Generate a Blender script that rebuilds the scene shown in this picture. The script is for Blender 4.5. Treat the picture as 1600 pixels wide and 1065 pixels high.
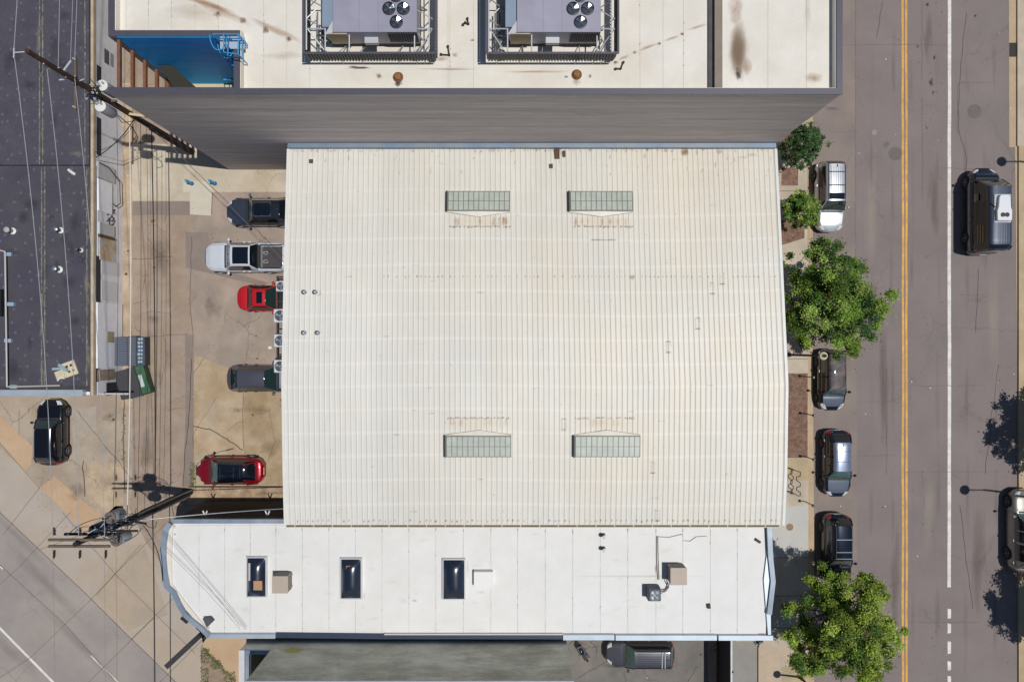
import bpy, math, random
import numpy as np
from mathutils import Vector, Matrix
for o in list(bpy.data.objects): bpy.data.objects.remove(o)
S = bpy.context.scene
C = S.collection
H, F, NX, NY = 48.0, 1067.0, 797.0, 540.0     # drone height, focal length in photo pixels, point straight below

# ---------------------------------------------------------------- camera, sky, sun, exposure
cd = bpy.data.cameras.new('camera'); cam = bpy.data.objects.new('camera', cd); C.objects.link(cam)
cam.location = (0, 0, H); cam.rotation_euler = (0, 0, 0)
cd.sensor_width = 36; cd.lens = F*36/1600; cd.shift_x = (800-NX)/1600; cd.shift_y = (NY-532.5)/1600
cd.clip_start = 1; cd.clip_end = 1000
S.camera = cam
SUN_EL, SUN_AZ = math.radians(72.5), math.radians(96.6)
w = bpy.data.worlds.new('World'); S.world = w; w.use_nodes = True
nt = w.node_tree; bg = nt.nodes['Background']
sk = nt.nodes.new('ShaderNodeTexSky'); sk.sky_type = 'NISHITA'; sk.sun_disc = False
sk.sun_elevation = SUN_EL; sk.sun_rotation = SUN_AZ; sk.altitude = 1600
nt.links.new(sk.outputs[0], bg.inputs[0]); bg.inputs[1].default_value = 0.055
sl = bpy.data.lights.new('sun', 'SUN'); sl.energy = 3.15; sl.angle = math.radians(0.5); sl.color = (1, 0.965, 0.91)
so = bpy.data.objects.new('sun', sl); C.objects.link(so)
sd = Vector((math.sin(SUN_AZ)*math.cos(SUN_EL), math.cos(SUN_AZ)*math.cos(SUN_EL), math.sin(SUN_EL)))
so.rotation_euler = sd.to_track_quat('Z', 'Y').to_euler(); so.location = (20, -5, 60)
vs = S.view_settings; vs.view_transform = 'Standard'; vs.look = 'None'; vs.exposure = 0; vs.gamma = 1
rnd = random.Random(7)
PI = math.pi

# ---------------------------------------------------------------- helpers
def W(px, py, z=0.0):
    """real position of a point of height z that was measured at photo pixel px, py"""
    return ((px-NX)*(H-z)/F, (NY-py)*(H-z)/F)
def WP(pts, z=0.0): return [W(a, b, z) for a, b in pts]
def lin(h):
    h = h.lstrip('#'); v = [int(h[i:i+2], 16)/255 for i in (0, 2, 4)]
    return tuple(c/12.92 if c <= 0.04045 else ((c+0.055)/1.055)**2.4 for c in v)

MATS = {}
def mat(name, color, rough=0.6, metal=0.0, var=0.0, scale=2.0, bump=0.0, bscale=30.0, coat=0.0, spec=0.5, color2=None,
        stretch=None, fine=0.0, fscale=60.0, cracks=0.0, cscale=0.3, speck=0.0, attr=None, trans=0.0, coat_rough=0.03):
    if name in MATS: return MATS[name]
    if isinstance(color, str): color = lin(color)
    if isinstance(color2, str): color2 = lin(color2)
    m = bpy.data.materials.new(name); m.use_nodes = True; t = m.node_tree; N = t.nodes; L = t.links
    b = N['Principled BSDF']
    b.inputs['Roughness'].default_value = rough; b.inputs['Metallic'].default_value = metal
    b.inputs['Specular IOR Level'].default_value = spec
    b.inputs['Coat Weight'].default_value = coat; b.inputs['Coat Roughness'].default_value = coat_rough
    tc = N.new('ShaderNodeTexCoord'); mp = N.new('ShaderNodeMapping'); L.new(tc.outputs['Object'], mp.inputs[0])
    if stretch: mp.inputs['Scale'].default_value = stretch
    out = None
    if attr:
        a = N.new('ShaderNodeAttribute'); a.attribute_name = attr; out = a.outputs['Color']
    else:
        r = N.new('ShaderNodeRGB'); r.outputs[0].default_value = (*color, 1); out = r.outputs[0]
    def mix(fac, a, bcol, mode='MIX'):
        x = N.new('ShaderNodeMix'); x.data_type = 'RGBA'; x.blend_type = mode
        if isinstance(fac, float): x.inputs[0].default_value = fac
        else: L.new(fac, x.inputs[0])
        L.new(a, x.inputs[6])
        if isinstance(bcol, tuple): x.inputs[7].default_value = (*bcol, 1)
        else: L.new(bcol, x.inputs[7])
        return x.outputs[2]
    def noise(s, d=6, ro=0.6):
        n = N.new('ShaderNodeTexNoise'); n.inputs['Scale'].default_value = s; n.inputs['Detail'].default_value = d
        n.inputs['Roughness'].default_value = ro; L.new(mp.outputs[0], n.inputs['Vector']); return n.outputs[0]
    def ramp(v, a, bb, c0=0.0, c1=1.0):
        x = N.new('ShaderNodeMapRange'); x.inputs[1].default_value = a; x.inputs[2].default_value = bb
        x.inputs[3].default_value = c0; x.inputs[4].default_value = c1; L.new(v, x.inputs[0]); return x.outputs[0]
    if color2: out = mix(ramp(noise(scale*0.6), 0.4, 0.62), out, color2)
    if var:
        v = ramp(noise(scale), 0.3, 0.7, 1-var, 1+var)
        x = N.new('ShaderNodeVectorMath'); x.operation = 'SCALE'; L.new(out, x.inputs[0]); L.new(v, x.inputs[3]); out = x.outputs[0]
    if fine:
        v = ramp(noise(fscale, 3, .75), 0.32, 0.68, 1-fine, 1+fine)
        x = N.new('ShaderNodeVectorMath'); x.operation = 'SCALE'; L.new(out, x.inputs[0]); L.new(v, x.inputs[3]); out = x.outputs[0]
    if speck:
        vo = N.new('ShaderNodeTexVoronoi'); vo.voronoi_dimensions = '2D'; vo.inputs['Scale'].default_value = 1.15; vo.inputs['Randomness'].default_value = 0.8; L.new(mp.outputs[0], vo.inputs[0])
        out = mix(ramp(vo.outputs['Distance'], 0.13, 0.05, 0.0, speck), out, tuple(min(1, c*2.2+0.02) for c in color))
    if cracks:
        nz = N.new('ShaderNodeTexNoise'); nz.inputs['Scale'].default_value = 1.1; nz.inputs['Detail'].default_value = 5
        L.new(mp.outputs[0], nz.inputs['Vector'])
        ad = N.new('ShaderNodeMix'); ad.data_type = 'RGBA'; ad.blend_type = 'ADD'; ad.inputs[0].default_value = 1.2
        L.new(mp.outputs[0], ad.inputs[6]); L.new(nz.outputs['Color'], ad.inputs[7])
        vo = N.new('ShaderNodeTexVoronoi'); vo.feature = 'DISTANCE_TO_EDGE'; vo.inputs['Scale'].default_value = cscale
        L.new(ad.outputs[2], vo.inputs[0])
        msk = ramp(noise(0.25, 2), 0.45, 0.6)
        f = N.new('ShaderNodeMath'); f.operation = 'MULTIPLY'
        L.new(ramp(vo.outputs['Distance'], 0.0, 0.012, cracks, 0.0), f.inputs[0]); L.new(msk, f.inputs[1])
        out = mix(f.outputs[0], out, tuple(c*0.35 for c in color))
    L.new(out, b.inputs['Base Color'])
    if bump:
        bp = N.new('ShaderNodeBump'); bp.inputs['Strength'].default_value = bump; bp.inputs['Distance'].default_value = 0.02
        L.new(noise(bscale, 4), bp.inputs['Height']); L.new(bp.outputs[0], b.inputs['Normal'])
    if trans:
        tr = N.new('ShaderNodeBsdfTranslucent'); L.new(out, tr.inputs[0])
        ms = N.new('ShaderNodeMixShader'); ms.inputs[0].default_value = trans
        L.new(b.outputs[0], ms.inputs[1]); L.new(tr.outputs[0], ms.inputs[2]); L.new(ms.outputs[0], N['Material Output'].inputs[0])
    MATS[name] = m
    return m

def stain_mat(name, color, strength=0.8, sharp=0.5, nsc=1.5, wt=1.3):
    """a soft edged stain: covers where the distance from the middle, broken up by noise, is small"""
    if isinstance(color, str): color = lin(color)
    m = bpy.data.materials.new(name); m.use_nodes = True; t = m.node_tree; N = t.nodes; L = t.links
    b = N['Principled BSDF']; b.inputs['Base Color'].default_value = (*color, 1); b.inputs['Roughness'].default_value = 0.85
    tc = N.new('ShaderNodeTexCoord'); oi = N.new('ShaderNodeObjectInfo')
    ln = N.new('ShaderNodeVectorMath'); ln.operation = 'LENGTH'; L.new(tc.outputs['Object'], ln.inputs[0])
    ge = N.new('ShaderNodeVectorMath'); ge.operation = 'ADD'; L.new(tc.outputs['Object'], ge.inputs[0]); L.new(oi.outputs['Location'], ge.inputs[1])
    n = N.new('ShaderNodeTexNoise'); n.inputs['Scale'].default_value = nsc; n.inputs['Detail'].default_value = 6; L.new(ge.outputs[0], n.inputs['Vector'])
    s1 = N.new('ShaderNodeMath'); s1.operation = 'MULTIPLY_ADD'; L.new(n.outputs[0], s1.inputs[0]); s1.inputs[1].default_value = wt; L.new(ln.outputs['Value'], s1.inputs[2])
    r = N.new('ShaderNodeMapRange'); r.inputs[1].default_value = 0.6+wt/2; r.inputs[2].default_value = 0.6+wt/2-sharp; r.inputs[3].default_value = 0; r.inputs[4].default_value = strength
    L.new(s1.outputs[0], r.inputs[0])
    tp = N.new('ShaderNodeBsdfTransparent'); ms = N.new('ShaderNodeMixShader')
    L.new(r.outputs[0], ms.inputs[0]); L.new(tp.outputs[0], ms.inputs[1]); L.new(b.outputs[0], ms.inputs[2]); L.new(ms.outputs[0], N['Material Output'].inputs[0])
    return m

S.cycles.transparent_max_bounces = 24
def wloc(o):
    v = Vector((0, 0, 0))
    while o: v += Vector(o.location); o = o.parent
    return v
class MB:
    def __init__(s): s.v = []; s.f = []; s.mi = []; s.cur = 0
    def add(s, vs, fs):
        k = len(s.v); s.v += [tuple(p) for p in vs]; s.f += [tuple(i+k for i in q) for q in fs]; s.mi += [s.cur]*len(fs); return s
    def box(s, x0, x1, y0, y1, z0, z1):
        return s.prism([(x0, y0), (x1, y0), (x1, y1), (x0, y1)], z0, z1)
    def prism(s, poly, z0, z1, bottom=True):
        a = sum(poly[i][0]*poly[(i+1) % len(poly)][1]-poly[(i+1) % len(poly)][0]*poly[i][1] for i in range(len(poly)))
        if a < 0: poly = poly[::-1]
        n = len(poly)
        vs = [(x, y, z0) for x, y in poly]+[(x, y, z1) for x, y in poly]
        fs = [(i, (i+1) % n, n+(i+1) % n, n+i) for i in range(n)]+[tuple(range(n, 2*n))]
        if bottom: fs.append(tuple(reversed(range(n))))
        return s.add(vs, fs)
    def sheet(s, poly, z):
        a = sum(poly[i][0]*poly[(i+1) % len(poly)][1]-poly[(i+1) % len(poly)][0]*poly[i][1] for i in range(len(poly)))
        if a < 0: poly = poly[::-1]
        return s.add([(x, y, z) for x, y in poly], [tuple(range(len(poly)))])
    def tube(s, p, q, r, n=8, r2=None):
        p = Vector(p); q = Vector(q); d = q-p
        if d.length < 1e-6: return s
        u = d.normalized(); a = u.orthogonal().normalized(); b = u.cross(a); r2 = r if r2 is None else r2
        vs = [p+(a*math.cos(2*PI*i/n)+b*math.sin(2*PI*i/n))*r for i in range(n)]+[q+(a*math.cos(2*PI*i/n)+b*math.sin(2*PI*i/n))*r2 for i in range(n)]
        return s.add(vs, [(i, (i+1) % n, n+(i+1) % n, n+i) for i in range(n)]+[tuple(reversed(range(n))), tuple(range(n, 2*n))])
    def path(s, pts, r, n=6):
        for i in range(len(pts)-1): s.tube(pts[i], pts[i+1], r, n)
        return s
    def beam(s, p, q, wd, ht):
        p = Vector(p); q = Vector(q); u = (q-p).normalized()
        up = Vector((0, 0, 1)) if abs(u.z) < 0.95 else Vector((0, 1, 0))
        a = u.cross(up).normalized()*wd/2; b = a.cross(u).normalized()*ht/2
        vs = [p-a-b, p+a-b, p+a+b, p-a+b, q-a-b, q+a-b, q+a+b, q-a+b]
        return s.add(vs, [(3, 2, 1, 0), (4, 5, 6, 7), (0, 1, 5, 4), (1, 2, 6, 5), (2, 3, 7, 6), (3, 0, 4, 7)])
    def disc(s, c, r, z0, z1, n=24): return s.tube((c[0], c[1], z0), (c[0], c[1], z1), r, n)
    def lathe(s, prof, n=20, c=(0, 0)):
        vs = [(c[0]+r*math.cos(2*PI*i/n), c[1]+r*math.sin(2*PI*i/n), z) for r, z in prof for i in range(n)]
        fs = [(k*n+i, k*n+(i+1) % n, (k+1)*n+(i+1) % n, (k+1)*n+i) for k in range(len(prof)-1) for i in range(n)]
        fs += [tuple(reversed(range(n))), tuple(range((len(prof)-1)*n, len(prof)*n))]
        return s.add(vs, fs)
    def grid(s, rows, flip=False):
        m = len(rows[0]); vs = [p for r in rows for p in r]
        fs = [(k*m+i, k*m+i+1, (k+1)*m+i+1, (k+1)*m+i) for k in range(len(rows)-1) for i in range(m-1)]
        if flip: fs = [f[::-1] for f in fs]
        return s.add(vs, fs)
    def build(s, name, m=None, parent=None, world=False, smooth=False, bevel=0.0):
        v = s.v
        if world and parent:
            o = wloc(parent); v = [(a-o.x, b-o.y, c-o.z) for a, b, c in v]
        me = bpy.data.meshes.new(name); me.from_pydata(v, [], s.f); me.update()
        ms = m if isinstance(m, (list, tuple)) else [m]
        for q in ms: me.materials.append(q)
        if len(ms) > 1: me.polygons.foreach_set('material_index', s.mi)
        if smooth:
            me.polygons.foreach_set('use_smooth', [True]*len(me.polygons))
            try: me.set_sharp_from_angle(angle=math.radians(smooth if smooth is not True else 40))
            except Exception: pass
        ob = bpy.data.objects.new(name, me); C.objects.link(ob); ob.parent = parent
        if bevel:
            bm = ob.modifiers.new('bevel', 'BEVEL'); bm.width = bevel; bm.segments = 2; bm.limit_method = 'ANGLE'
        return ob
def tag(o, label, cat, group=None, kind=None):
    if label: o['label'] = label
    if cat: o['category'] = cat
    if group: o['group'] = group
    if kind: o['kind'] = kind
    return o
def thing(name, label, cat, loc=(0, 0, 0), rz=0.0, group=None):
    o = bpy.data.objects.new(name, None); C.objects.link(o); o.empty_display_size = 0.3
    o.location = loc; o.rotation_euler = (0, 0, rz)
    return tag(o, label, cat, group)
def struct(mb, name, m): 
    o = mb.build(name, m); o['kind'] = 'structure'; return o
def copy_tree(o, parent=None):
    c = o.copy(); C.objects.link(c); c.parent = parent
    for ch in [x for x in bpy.data.objects if x.parent == o]: copy_tree(ch, c)
    return c
def sheet(name, pts, z, m):
    return struct(MB().sheet(WP(pts, z), z), name, m)
def ribbon(poly, wd, closed=False):
    """polygon of given width to the right hand side of the polyline"""
    n = len(poly); off = []
    for i in range(n):
        a = Vector(poly[i-1] if (i or closed) else poly[i]); b = Vector(poly[i]); c = Vector(poly[(i+1) % n] if (i < n-1 or closed) else poly[i])
        d1 = (b-a).normalized() if (b-a).length > 1e-6 else None; d2 = (c-b).normalized() if (c-b).length > 1e-6 else None
        d1 = d1 or d2; d2 = d2 or d1
        n1 = Vector((d1.y, -d1.x)); n2 = Vector((d2.y, -d2.x)); m = (n1+n2).normalized(); k = wd/max(0.4, m.dot(n1))
        off.append((b.x+m.x*k, b.y+m.y*k))
    return off
def band(mb, poly, wd, z0, z1, closed=False):
    off = ribbon(poly, wd, closed); n = len(poly); k = n if closed else n-1
    for i in range(k):
        j = (i+1) % n
        q = [poly[i], poly[j], off[j], off[i]]
        mb.prism(q, z0, z1)
    return mb
unit = MB(); 
N_ = 24
unit.add([(math.cos(2*PI*i/N_)*1.25, math.sin(2*PI*i/N_)*1.25, 0) for i in range(N_)], [tuple(range(N_))])
_me = {}
def stain(name, px, py, rx, ry, z, m, rot=0.0, parent=None):
    if m.name not in _me:
        me = bpy.data.meshes.new('stain'); me.from_pydata(unit.v, [], unit.f); me.materials.append(m); _me[m.name] = me
    o = bpy.data.objects.new(name, _me[m.name]); C.objects.link(o)
    x, y = W(px, py, z); k = (H-z)/F
    o.scale = (rx*k, ry*k, 1); o.rotation_euler = (0, 0, rot); o.location = (x, y, z)
    if parent: o.parent = parent; o.location = Vector((x, y, z))-wloc(parent)
    else: o['kind'] = 'structure'
    return o
# ---------------------------------------------------------------- materials
M_base = mat('alley_asphalt', '9e8e80', 0.9, var=0.12, scale=0.9, fine=0.12, fscale=25, cracks=0.9, cscale=0.35, bump=0.3, color2='988675')
M_lot = mat('lot_asphalt', '96897e', 0.9, var=0.13, scale=0.7, fine=0.12, fscale=25, cracks=0.8, cscale=0.3, bump=0.3, color2='a39386')
M_road = mat('road_asphalt', '7d7472', 0.9, var=0.08, scale=0.35, fine=0.16, fscale=16, cracks=0.3, cscale=0.16, bump=0.3, color2='807674')
M_park = mat('parking_asphalt', '887d75', 0.9, var=0.08, scale=0.5, fine=0.12, fscale=22, cracks=0.3, cscale=0.2, color2='7f7471')
M_drive = mat('drive_asphalt', '6c6966', 0.9, var=0.14, scale=0.8, fine=0.12, fscale=22, cracks=0.8, cscale=0.3, color2='7a746e')
M_patch = mat('patch_asphalt', '877b73', 0.9, var=0.08, scale=1.2, fine=0.14, fscale=25)
M_conc = mat('pale_concrete', 'c3b8a6', 0.85, var=0.08, scale=0.8, fine=0.08, fscale=20, color2='b5a893', cracks=0.5, cscale=0.3)
M_conc2 = mat('tan_concrete', 'b4a38a', 0.85, var=0.12, scale=0.7, fine=0.1, fscale=20, color2='a58f72', cracks=0.8, cscale=0.25)
M_conc3 = mat('gutter_concrete', 'bba68c', 0.85, var=0.14, scale=1.0, fine=0.12, fscale=20, color2='a08d78', cracks=0.8, cscale=0.6)
M_yard = mat('yard_concrete', 'ab9e8d', 0.85, var=0.10, scale=0.5, fine=0.12, fscale=20, color2='9c8c7c', cracks=0.9, cscale=0.35)
M_orange = mat('orange_concrete', 'bda285', 0.85, var=0.06, scale=0.8, fine=0.08, fscale=20, color2='b79a7c')
M_side = mat('sidewalk_concrete', 'bdb1a0', 0.85, var=0.07, scale=0.8, fine=0.08, fscale=20, color2='ada18f')
M_slab = mat('new_concrete', 'b9b8b4', 0.85, var=0.05, scale=0.9, fine=0.06, fscale=20)
M_sand = mat('tan_slab_concrete', 'b5a384', 0.85, var=0.09, scale=0.8, fine=0.08, fscale=20, color2='a79678')
M_curb = mat('curb_concrete', 'b39d80', 0.85, var=0.1, scale=1.2, fine=0.08, fscale=20)
M_street = mat('street_concrete', '9d948d', 0.85, var=0.07, scale=0.35, fine=0.1, fscale=20, color2='918986', cracks=0.25, cscale=0.2)
M_mulch = mat('mulch', '84695a', 0.95, var=0.25, scale=6, fine=0.35, fscale=18, bump=1.0, bscale=14, color2='6d5548')
M_dirt = mat('dirt', '92806f', 0.95, var=0.2, scale=1.5, fine=0.2, fscale=18, bump=0.6, bscale=14)
M_joint = mat('joint_dark', '74695f', 0.9, var=0.2, scale=3)
M_black = mat('tar_black', '332f2e', 0.8)
M_yel = mat('yellow_paint', 'dca445', 0.7, var=0.12, scale=2, fine=0.25, fscale=12, color2='c39350')
M_wht = mat('white_paint', 'dddbd7', 0.7, var=0.1, scale=2, fine=0.2, fscale=12, color2='c9c5c0')

# ---------------------------------------------------------------- ground
g = MB().box(-150, 150, -150, 150, -0.6, 0); struct(g, 'ground', M_base)
Z = 0.004
sheet('road', [(1268, -300), (1592, -300), (1592, 1500), (1268, 1500)], Z, M_road)
sheet('road', [(1268, -300), (1336, -300), (1337, 250), (1339, 700), (1338, 1500), (1268, 1500)], 2*Z, M_park)
def wavy(x0, x1, ya, yb, m, amp=.35):
    n = int((yb-ya)/28); L_ = []; R_ = []; d_ = 0
    for i in range(n+1):
        y = ya+(yb-ya)*i/n; d_ = d_*.7+rnd.uniform(-amp, amp); L_.append((x0+d_+rnd.uniform(-.12, .12), y)); R_.append((x1+d_+rnd.uniform(-.12, .12), y))
    mb = MB(); P = WP(L_, 2*Z); Q = WP(R_, 2*Z)
    for i in range(n): mb.add([(*P[i], 2*Z), (*Q[i], 2*Z), (*Q[i+1], 2*Z), (*P[i+1], 2*Z)], [(3, 2, 1, 0)])
    struct(mb, 'road_marking', m)
wavy(1409.2, 1412.7, -60, 1160, M_yel); wavy(1414.4, 1417.8, -60, 1160, M_yel); wavy(1480.8, 1486.1, -60, 917, M_wht, .2)
for a, b in ((950, 966), (973, 989), (1001, 1021), (1032, 1047), (1055, 1075), (1090, 1110)):
    sheet('road_marking', [(1480.6, a), (1486, a+1), (1486, b-1), (1480.8, b)], 2*Z, M_wht)
for px, py, r in ((1523, 174, 11), (1399, 240, 10.5), (1366, 207, 4.5)):
    x, y = W(px, py, 3*Z)
    struct(MB().disc((x, y), r/22.2, 0, 3*Z, 20), 'road_patch', mat('road_patch_dark', '6b6563', .9, var=.1, fine=.15, fscale=16) if px != 1366 else mat('road_patch_pale', '8d8583', .9, var=.1, fine=.15, fscale=16))
# seams across the road
for yy, xa, xb in ((70, 1318, 1480), (129, 1500, 1550), (206, 1300, 1340), (263, 1470, 1560), (602, 1420, 1540), (737, 1415, 1560), (971, 1420, 1530), (460, 1500, 1545), (711, 1340, 1400)):
    y = yy; pts = []
    n = 10
    for i in range(n+1): pts.append((xa+(xb-xa)*i/n, y+rnd.uniform(-1, 1)))
    q = pts+[(a, b+0.8) for a, b in reversed(pts)]
    sheet('road_crack', q, 3*Z, M_joint)
for xx, ya, yb in ((1440, 0, 125), (1441, 150, 310), (1496, 130, 210), (1385, 575, 740), (1441, 735, 760)):
    pts = [(xx+rnd.uniform(-.8, .8), ya+(yb-ya)*i/12) for i in range(13)]
    sheet('road_crack', pts+[(a+0.9, b) for a, b in reversed(pts)], 3*Z, M_joint)
# far pavement on the right
def slab(name, pts, z0, z1, m):
    return struct(MB().prism(WP(pts, z1), z0, z1), name, m)
slab('sidewalk', [(1590, -300), (1900, -300), (1900, 228), (1590, 228)], 0, 0.12, M_side)
slab('sidewalk', [(1592, 228), (1900, 228), (1900, 1500), (1592, 1500)], 0, 0.12, M_sand)
sheet('gutter', [(1576, -300), (1590, -300), (1590, 230), (1577, 230)], 2*Z, M_curb)
sheet('gutter', [(1586, 230), (1591, 230), (1595, 620), (1590, 620)], 2*Z, M_curb)
dr = MB().sheet(WP([(1577, 67), (1588, 67), (1588, 89), (1577, 89)], 3*Z), 3*Z)
dr = dr.build('storm_drain', M_black); tag(dr, 'dark rectangular storm drain grate in the far gutter', 'drain')
# near sidewalk
slab('sidewalk', [(1150, -300), (1262, -300), (1262, 300), (1263, 600), (1263, 1500), (1186, 1500), (1186, 1001), (1150, 1001)], 0, 0.12, M_side)
slab('kerb', [(1262.2, -300), (1270, -300), (1270, 560), (1272, 820), (1272, 1500), (1263.2, 1500)], 0, 0.11, M_curb)
zs = 0.124; M_sideb = mat('warm_walk_concrete', 'b7a58f', .85, var=.08, fine=.1, fscale=16)
for nm, pts, m in (('flower_bed', [(1221, 262), (1247, 262), (1247, 290), (1221, 290)], M_mulch),
                   ('flower_bed', [(1215, 345), (1257, 342), (1257, 372), (1215, 385)], M_mulch),
                   ('flower_bed', [(1190, 583), (1262, 583), (1262, 715), (1190, 715)], M_mulch),
                   ('flower_bed', [(1221, 205), (1247, 205), (1247, 250), (1221, 250)], M_mulch),
                   ('sidewalk_slab', [(1175, 717), (1263, 717), (1263, 750), (1175, 750)], M_sand),
                   ('sidewalk_slab', [(1175, 751), (1263, 751), (1263, 787), (1175, 796)], M_side),
                   ('sidewalk_slab', [(1175, 797), (1263, 788), (1263, 870), (1175, 870)], M_slab),
                   ('sidewalk_slab', [(1185, 1010), (1219, 1010), (1219, 1120), (1185, 1120)], M_sideb),
                   ('sidewalk_slab', [(1221, 1010), (1262, 1010), (1262, 1040), (1221, 1040)], M_sideb),
                   ('sidewalk_slab', [(1221, 1042), (1262, 1042), (1262, 1120), (1221, 1120)], M_sand)):
    sheet(nm, pts, zs, m)
for yy in (298, 560, 617, 660, 700, 870, 930, 980): sheet('sidewalk_joint', [(1160, yy), (1263, yy), (1263, yy+.9), (1160, yy+.9)], zs+Z, M_joint)
x, y = W(1234, 823, zs+Z); mc = MB().disc((x, y), 0.25, 0.1, zs+Z+0.004).build('manhole_cover', mat('rust_iron', '8a7256', 0.7, var=.2, scale=8)); tag(mc, 'small round rusty cover in the pale new pavement slab', 'manhole cover')

# alley and car park
sheet('driveway', [(150, 225), (460, 225), (460, 300), (332, 300), (331, 335), (297, 335), (297, 314), (190, 314)], Z, M_conc)
sheet('driveway', [(286, 283), (332, 283), (330, 337), (297, 335), (297, 300), (286, 300)], 3*Z, mat('fresh_concrete', 'c6bfae', .85, var=.05, fine=.05, fscale=20))
sheet('parking_lot', [(295, 362), (332, 300), (500, 300), (500, 640), (303, 640), (303, 555), (296, 430)], Z, M_lot)
sheet('asphalt_patch', [(207, 315), (296, 315), (296, 336), (207, 336)], 2*Z, M_patch)
sheet('asphalt_patch', [(290, 362), (324, 363), (345, 420), (420, 442), (410, 447), (290, 418)], 2*Z, M_patch)
sheet('parking_slab', [(303, 553), (352, 574), (410, 602), (500, 602), (500, 760), (303, 760)], 2*Z, M_conc2)
sheet('parking_slab', [(380, 605), (500, 605), (500, 757), (381, 757)], 3*Z, mat('worn_concrete', 'aa977c', .85, var=.16, scale=.9, fine=.12, fscale=20, color2='9b8567'))
sheet('parking_slab', [(303, 761), (500, 761), (500, 790), (270, 790), (290, 772)], 2*Z, mat('mud_concrete', 'b09a7e', .85, var=.2, scale=2.0, fine=.15, fscale=20, color2='8e7660'))
sheet('joint', [(295, 758.6), (447, 758.6), (500, 758.6), (500, 761), (295, 761)], 4*Z, M_black)
sheet('asphalt_patch', [(289, 520), (302, 524), (303, 760), (286, 760), (290, 640)], 3*Z, M_patch)
sheet('gutter', [(185, 130), (206, 130), (207, 540), (206, 640), (190, 640)], 2*Z, M_conc3)
sheet('yard', [(-200, 600), (207, 600), (206, 770), (190, 870), (120, 905), (0, 790), (-200, 600)], Z, M_yard)
sheet('yard', [(133, 722), (195, 722), (192, 800), (160, 812), (133, 775)], 2*Z, M_conc3)
sheet('yard', [(108, 640), (150, 635), (150, 670), (115, 695)], 2*Z, M_slab if False else mat('grey_patch', 'a59b8f', .9, var=.08, fine=.1, fscale=20))
# diagonal street
sheet('street', [(-400, 400), (0, 800), (131, 924), (206, 998), (275, 1065), (500, 1290), (100, 1700), (-600, 1200)], Z, M_street)
sheet('sidewalk', [(0, 799), (-60, 740), (0, 700), (39, 734), (63, 760), (136, 831), (180, 790), (200, 790), (230, 850), (330, 985), (313, 1010), (325, 1080), (290, 1078), (206, 997), (131, 923)], 2*Z, mat('walk_concrete', 'aca297', .85, var=.06, scale=.5, fine=.1, fscale=20, color2='ac9d8b'))
sheet('sidewalk_slab', [(63, 761), (85, 744), (157, 805), (136, 832)], 3*Z, M_orange)
sheet('sidewalk_slab', [(0, 649), (51, 697), (49, 725), (39, 735), (0, 691), (-60, 640), (-60, 600)], 3*Z, M_orange)
sheet('sidewalk_slab', [(185, 850), (225, 850), (262, 960), (200, 985), (150, 930)], 3*Z, mat('walk_concrete_brown', 'a89a8a', .85, var=.1, scale=.6, fine=.1, fscale=20, color2='ab9a86'))
def dline(nm, a, b, wd, z, m):
    a = Vector(W(*a)); b = Vector(W(*b)); n = Vector((b.y-a.y, a.x-b.x)).normalized()*wd/2
    struct(MB().sheet([tuple(a-n), tuple(b-n), tuple(b+n), tuple(a+n)], z), nm, m)
for a, b in (((-40, 762), (0, 800)), ((0, 800), (131, 924)), ((131, 924), (206, 998)), ((206, 998), (300, 1090)), ((-40, 842), (0, 882)), ((0, 882), (102, 975)), ((102, 975), (200, 1085)),
             ((48, 1026), (140, 938)), ((0, 1058), (48, 1026)), ((140, 938), (180, 896)), ((180, 896), (262, 815)), ((0, 912), (30, 885)), ((30, 885), (110, 800)),
             ((128, 1075), (240, 965)), ((205, 998), (285, 920)), ((180, 896), (305, 1020)), ((62, 858), (136, 832)), ((98, 800), (180, 896)), ((230, 1085), (330, 985)), ((5, 835), (63, 760)), ((150, 930), (220, 850)),
             ((30, 640), (30, 680)), ((0, 692), (62, 762))):
    dline('joint', a, b, 0.035, 4*Z, M_joint)
dline('road_marking', (-30, 950), (110, 1092), 0.17, 4*Z, M_wht)
dline('road_marking', (142, 1023), (200, 1080), 0.12, 4*Z, M_wht)
dline('road_marking', (-20, 865), (5, 888), 0.12, 4*Z, M_wht)
# south side: garden, driveway
sheet('driveway', [(868, 960), (1106, 960), (1106, 1300), (868, 1300)], Z, M_drive)
sheet('driveway', [(1128, 960), (1186, 960), (1186, 1300), (1128, 1300)], Z, mat('pale_drive', '908c87', .9, var=.1, scale=.8, fine=.1, fscale=20))
sheet('path', [(313, 985), (440, 960), (440, 1100), (380, 1100), (366, 1065), (318, 1010)], 2*Z, M_orange)
sheet('flower_bed', [(314, 1012), (370, 1066), (400, 1110), (316, 1110)], 3*Z, M_dirt)
grit = MB()
for _ in range(900):
    px, py = (rnd.uniform(207, 450), rnd.uniform(300, 780)) if rnd.random() < .6 else (rnd.uniform(60, 207), rnd.uniform(630, 830)); x, y = W(px, py); s = rnd.uniform(.012, .035); a = rnd.uniform(0, 3)
    grit.prism([(x+s*math.cos(a+k*PI*2/3), y+s*math.sin(a+k*PI*2/3)) for k in range(3)], 5*Z, 5*Z+s*.6, False)
o = grit.build('grit', mat('grit_grey', '8b8074', .9, color2='4e463e', scale=3)); tag(o, 'loose grit scattered over the alley and parking lot', 'grit', kind='stuff')
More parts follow.
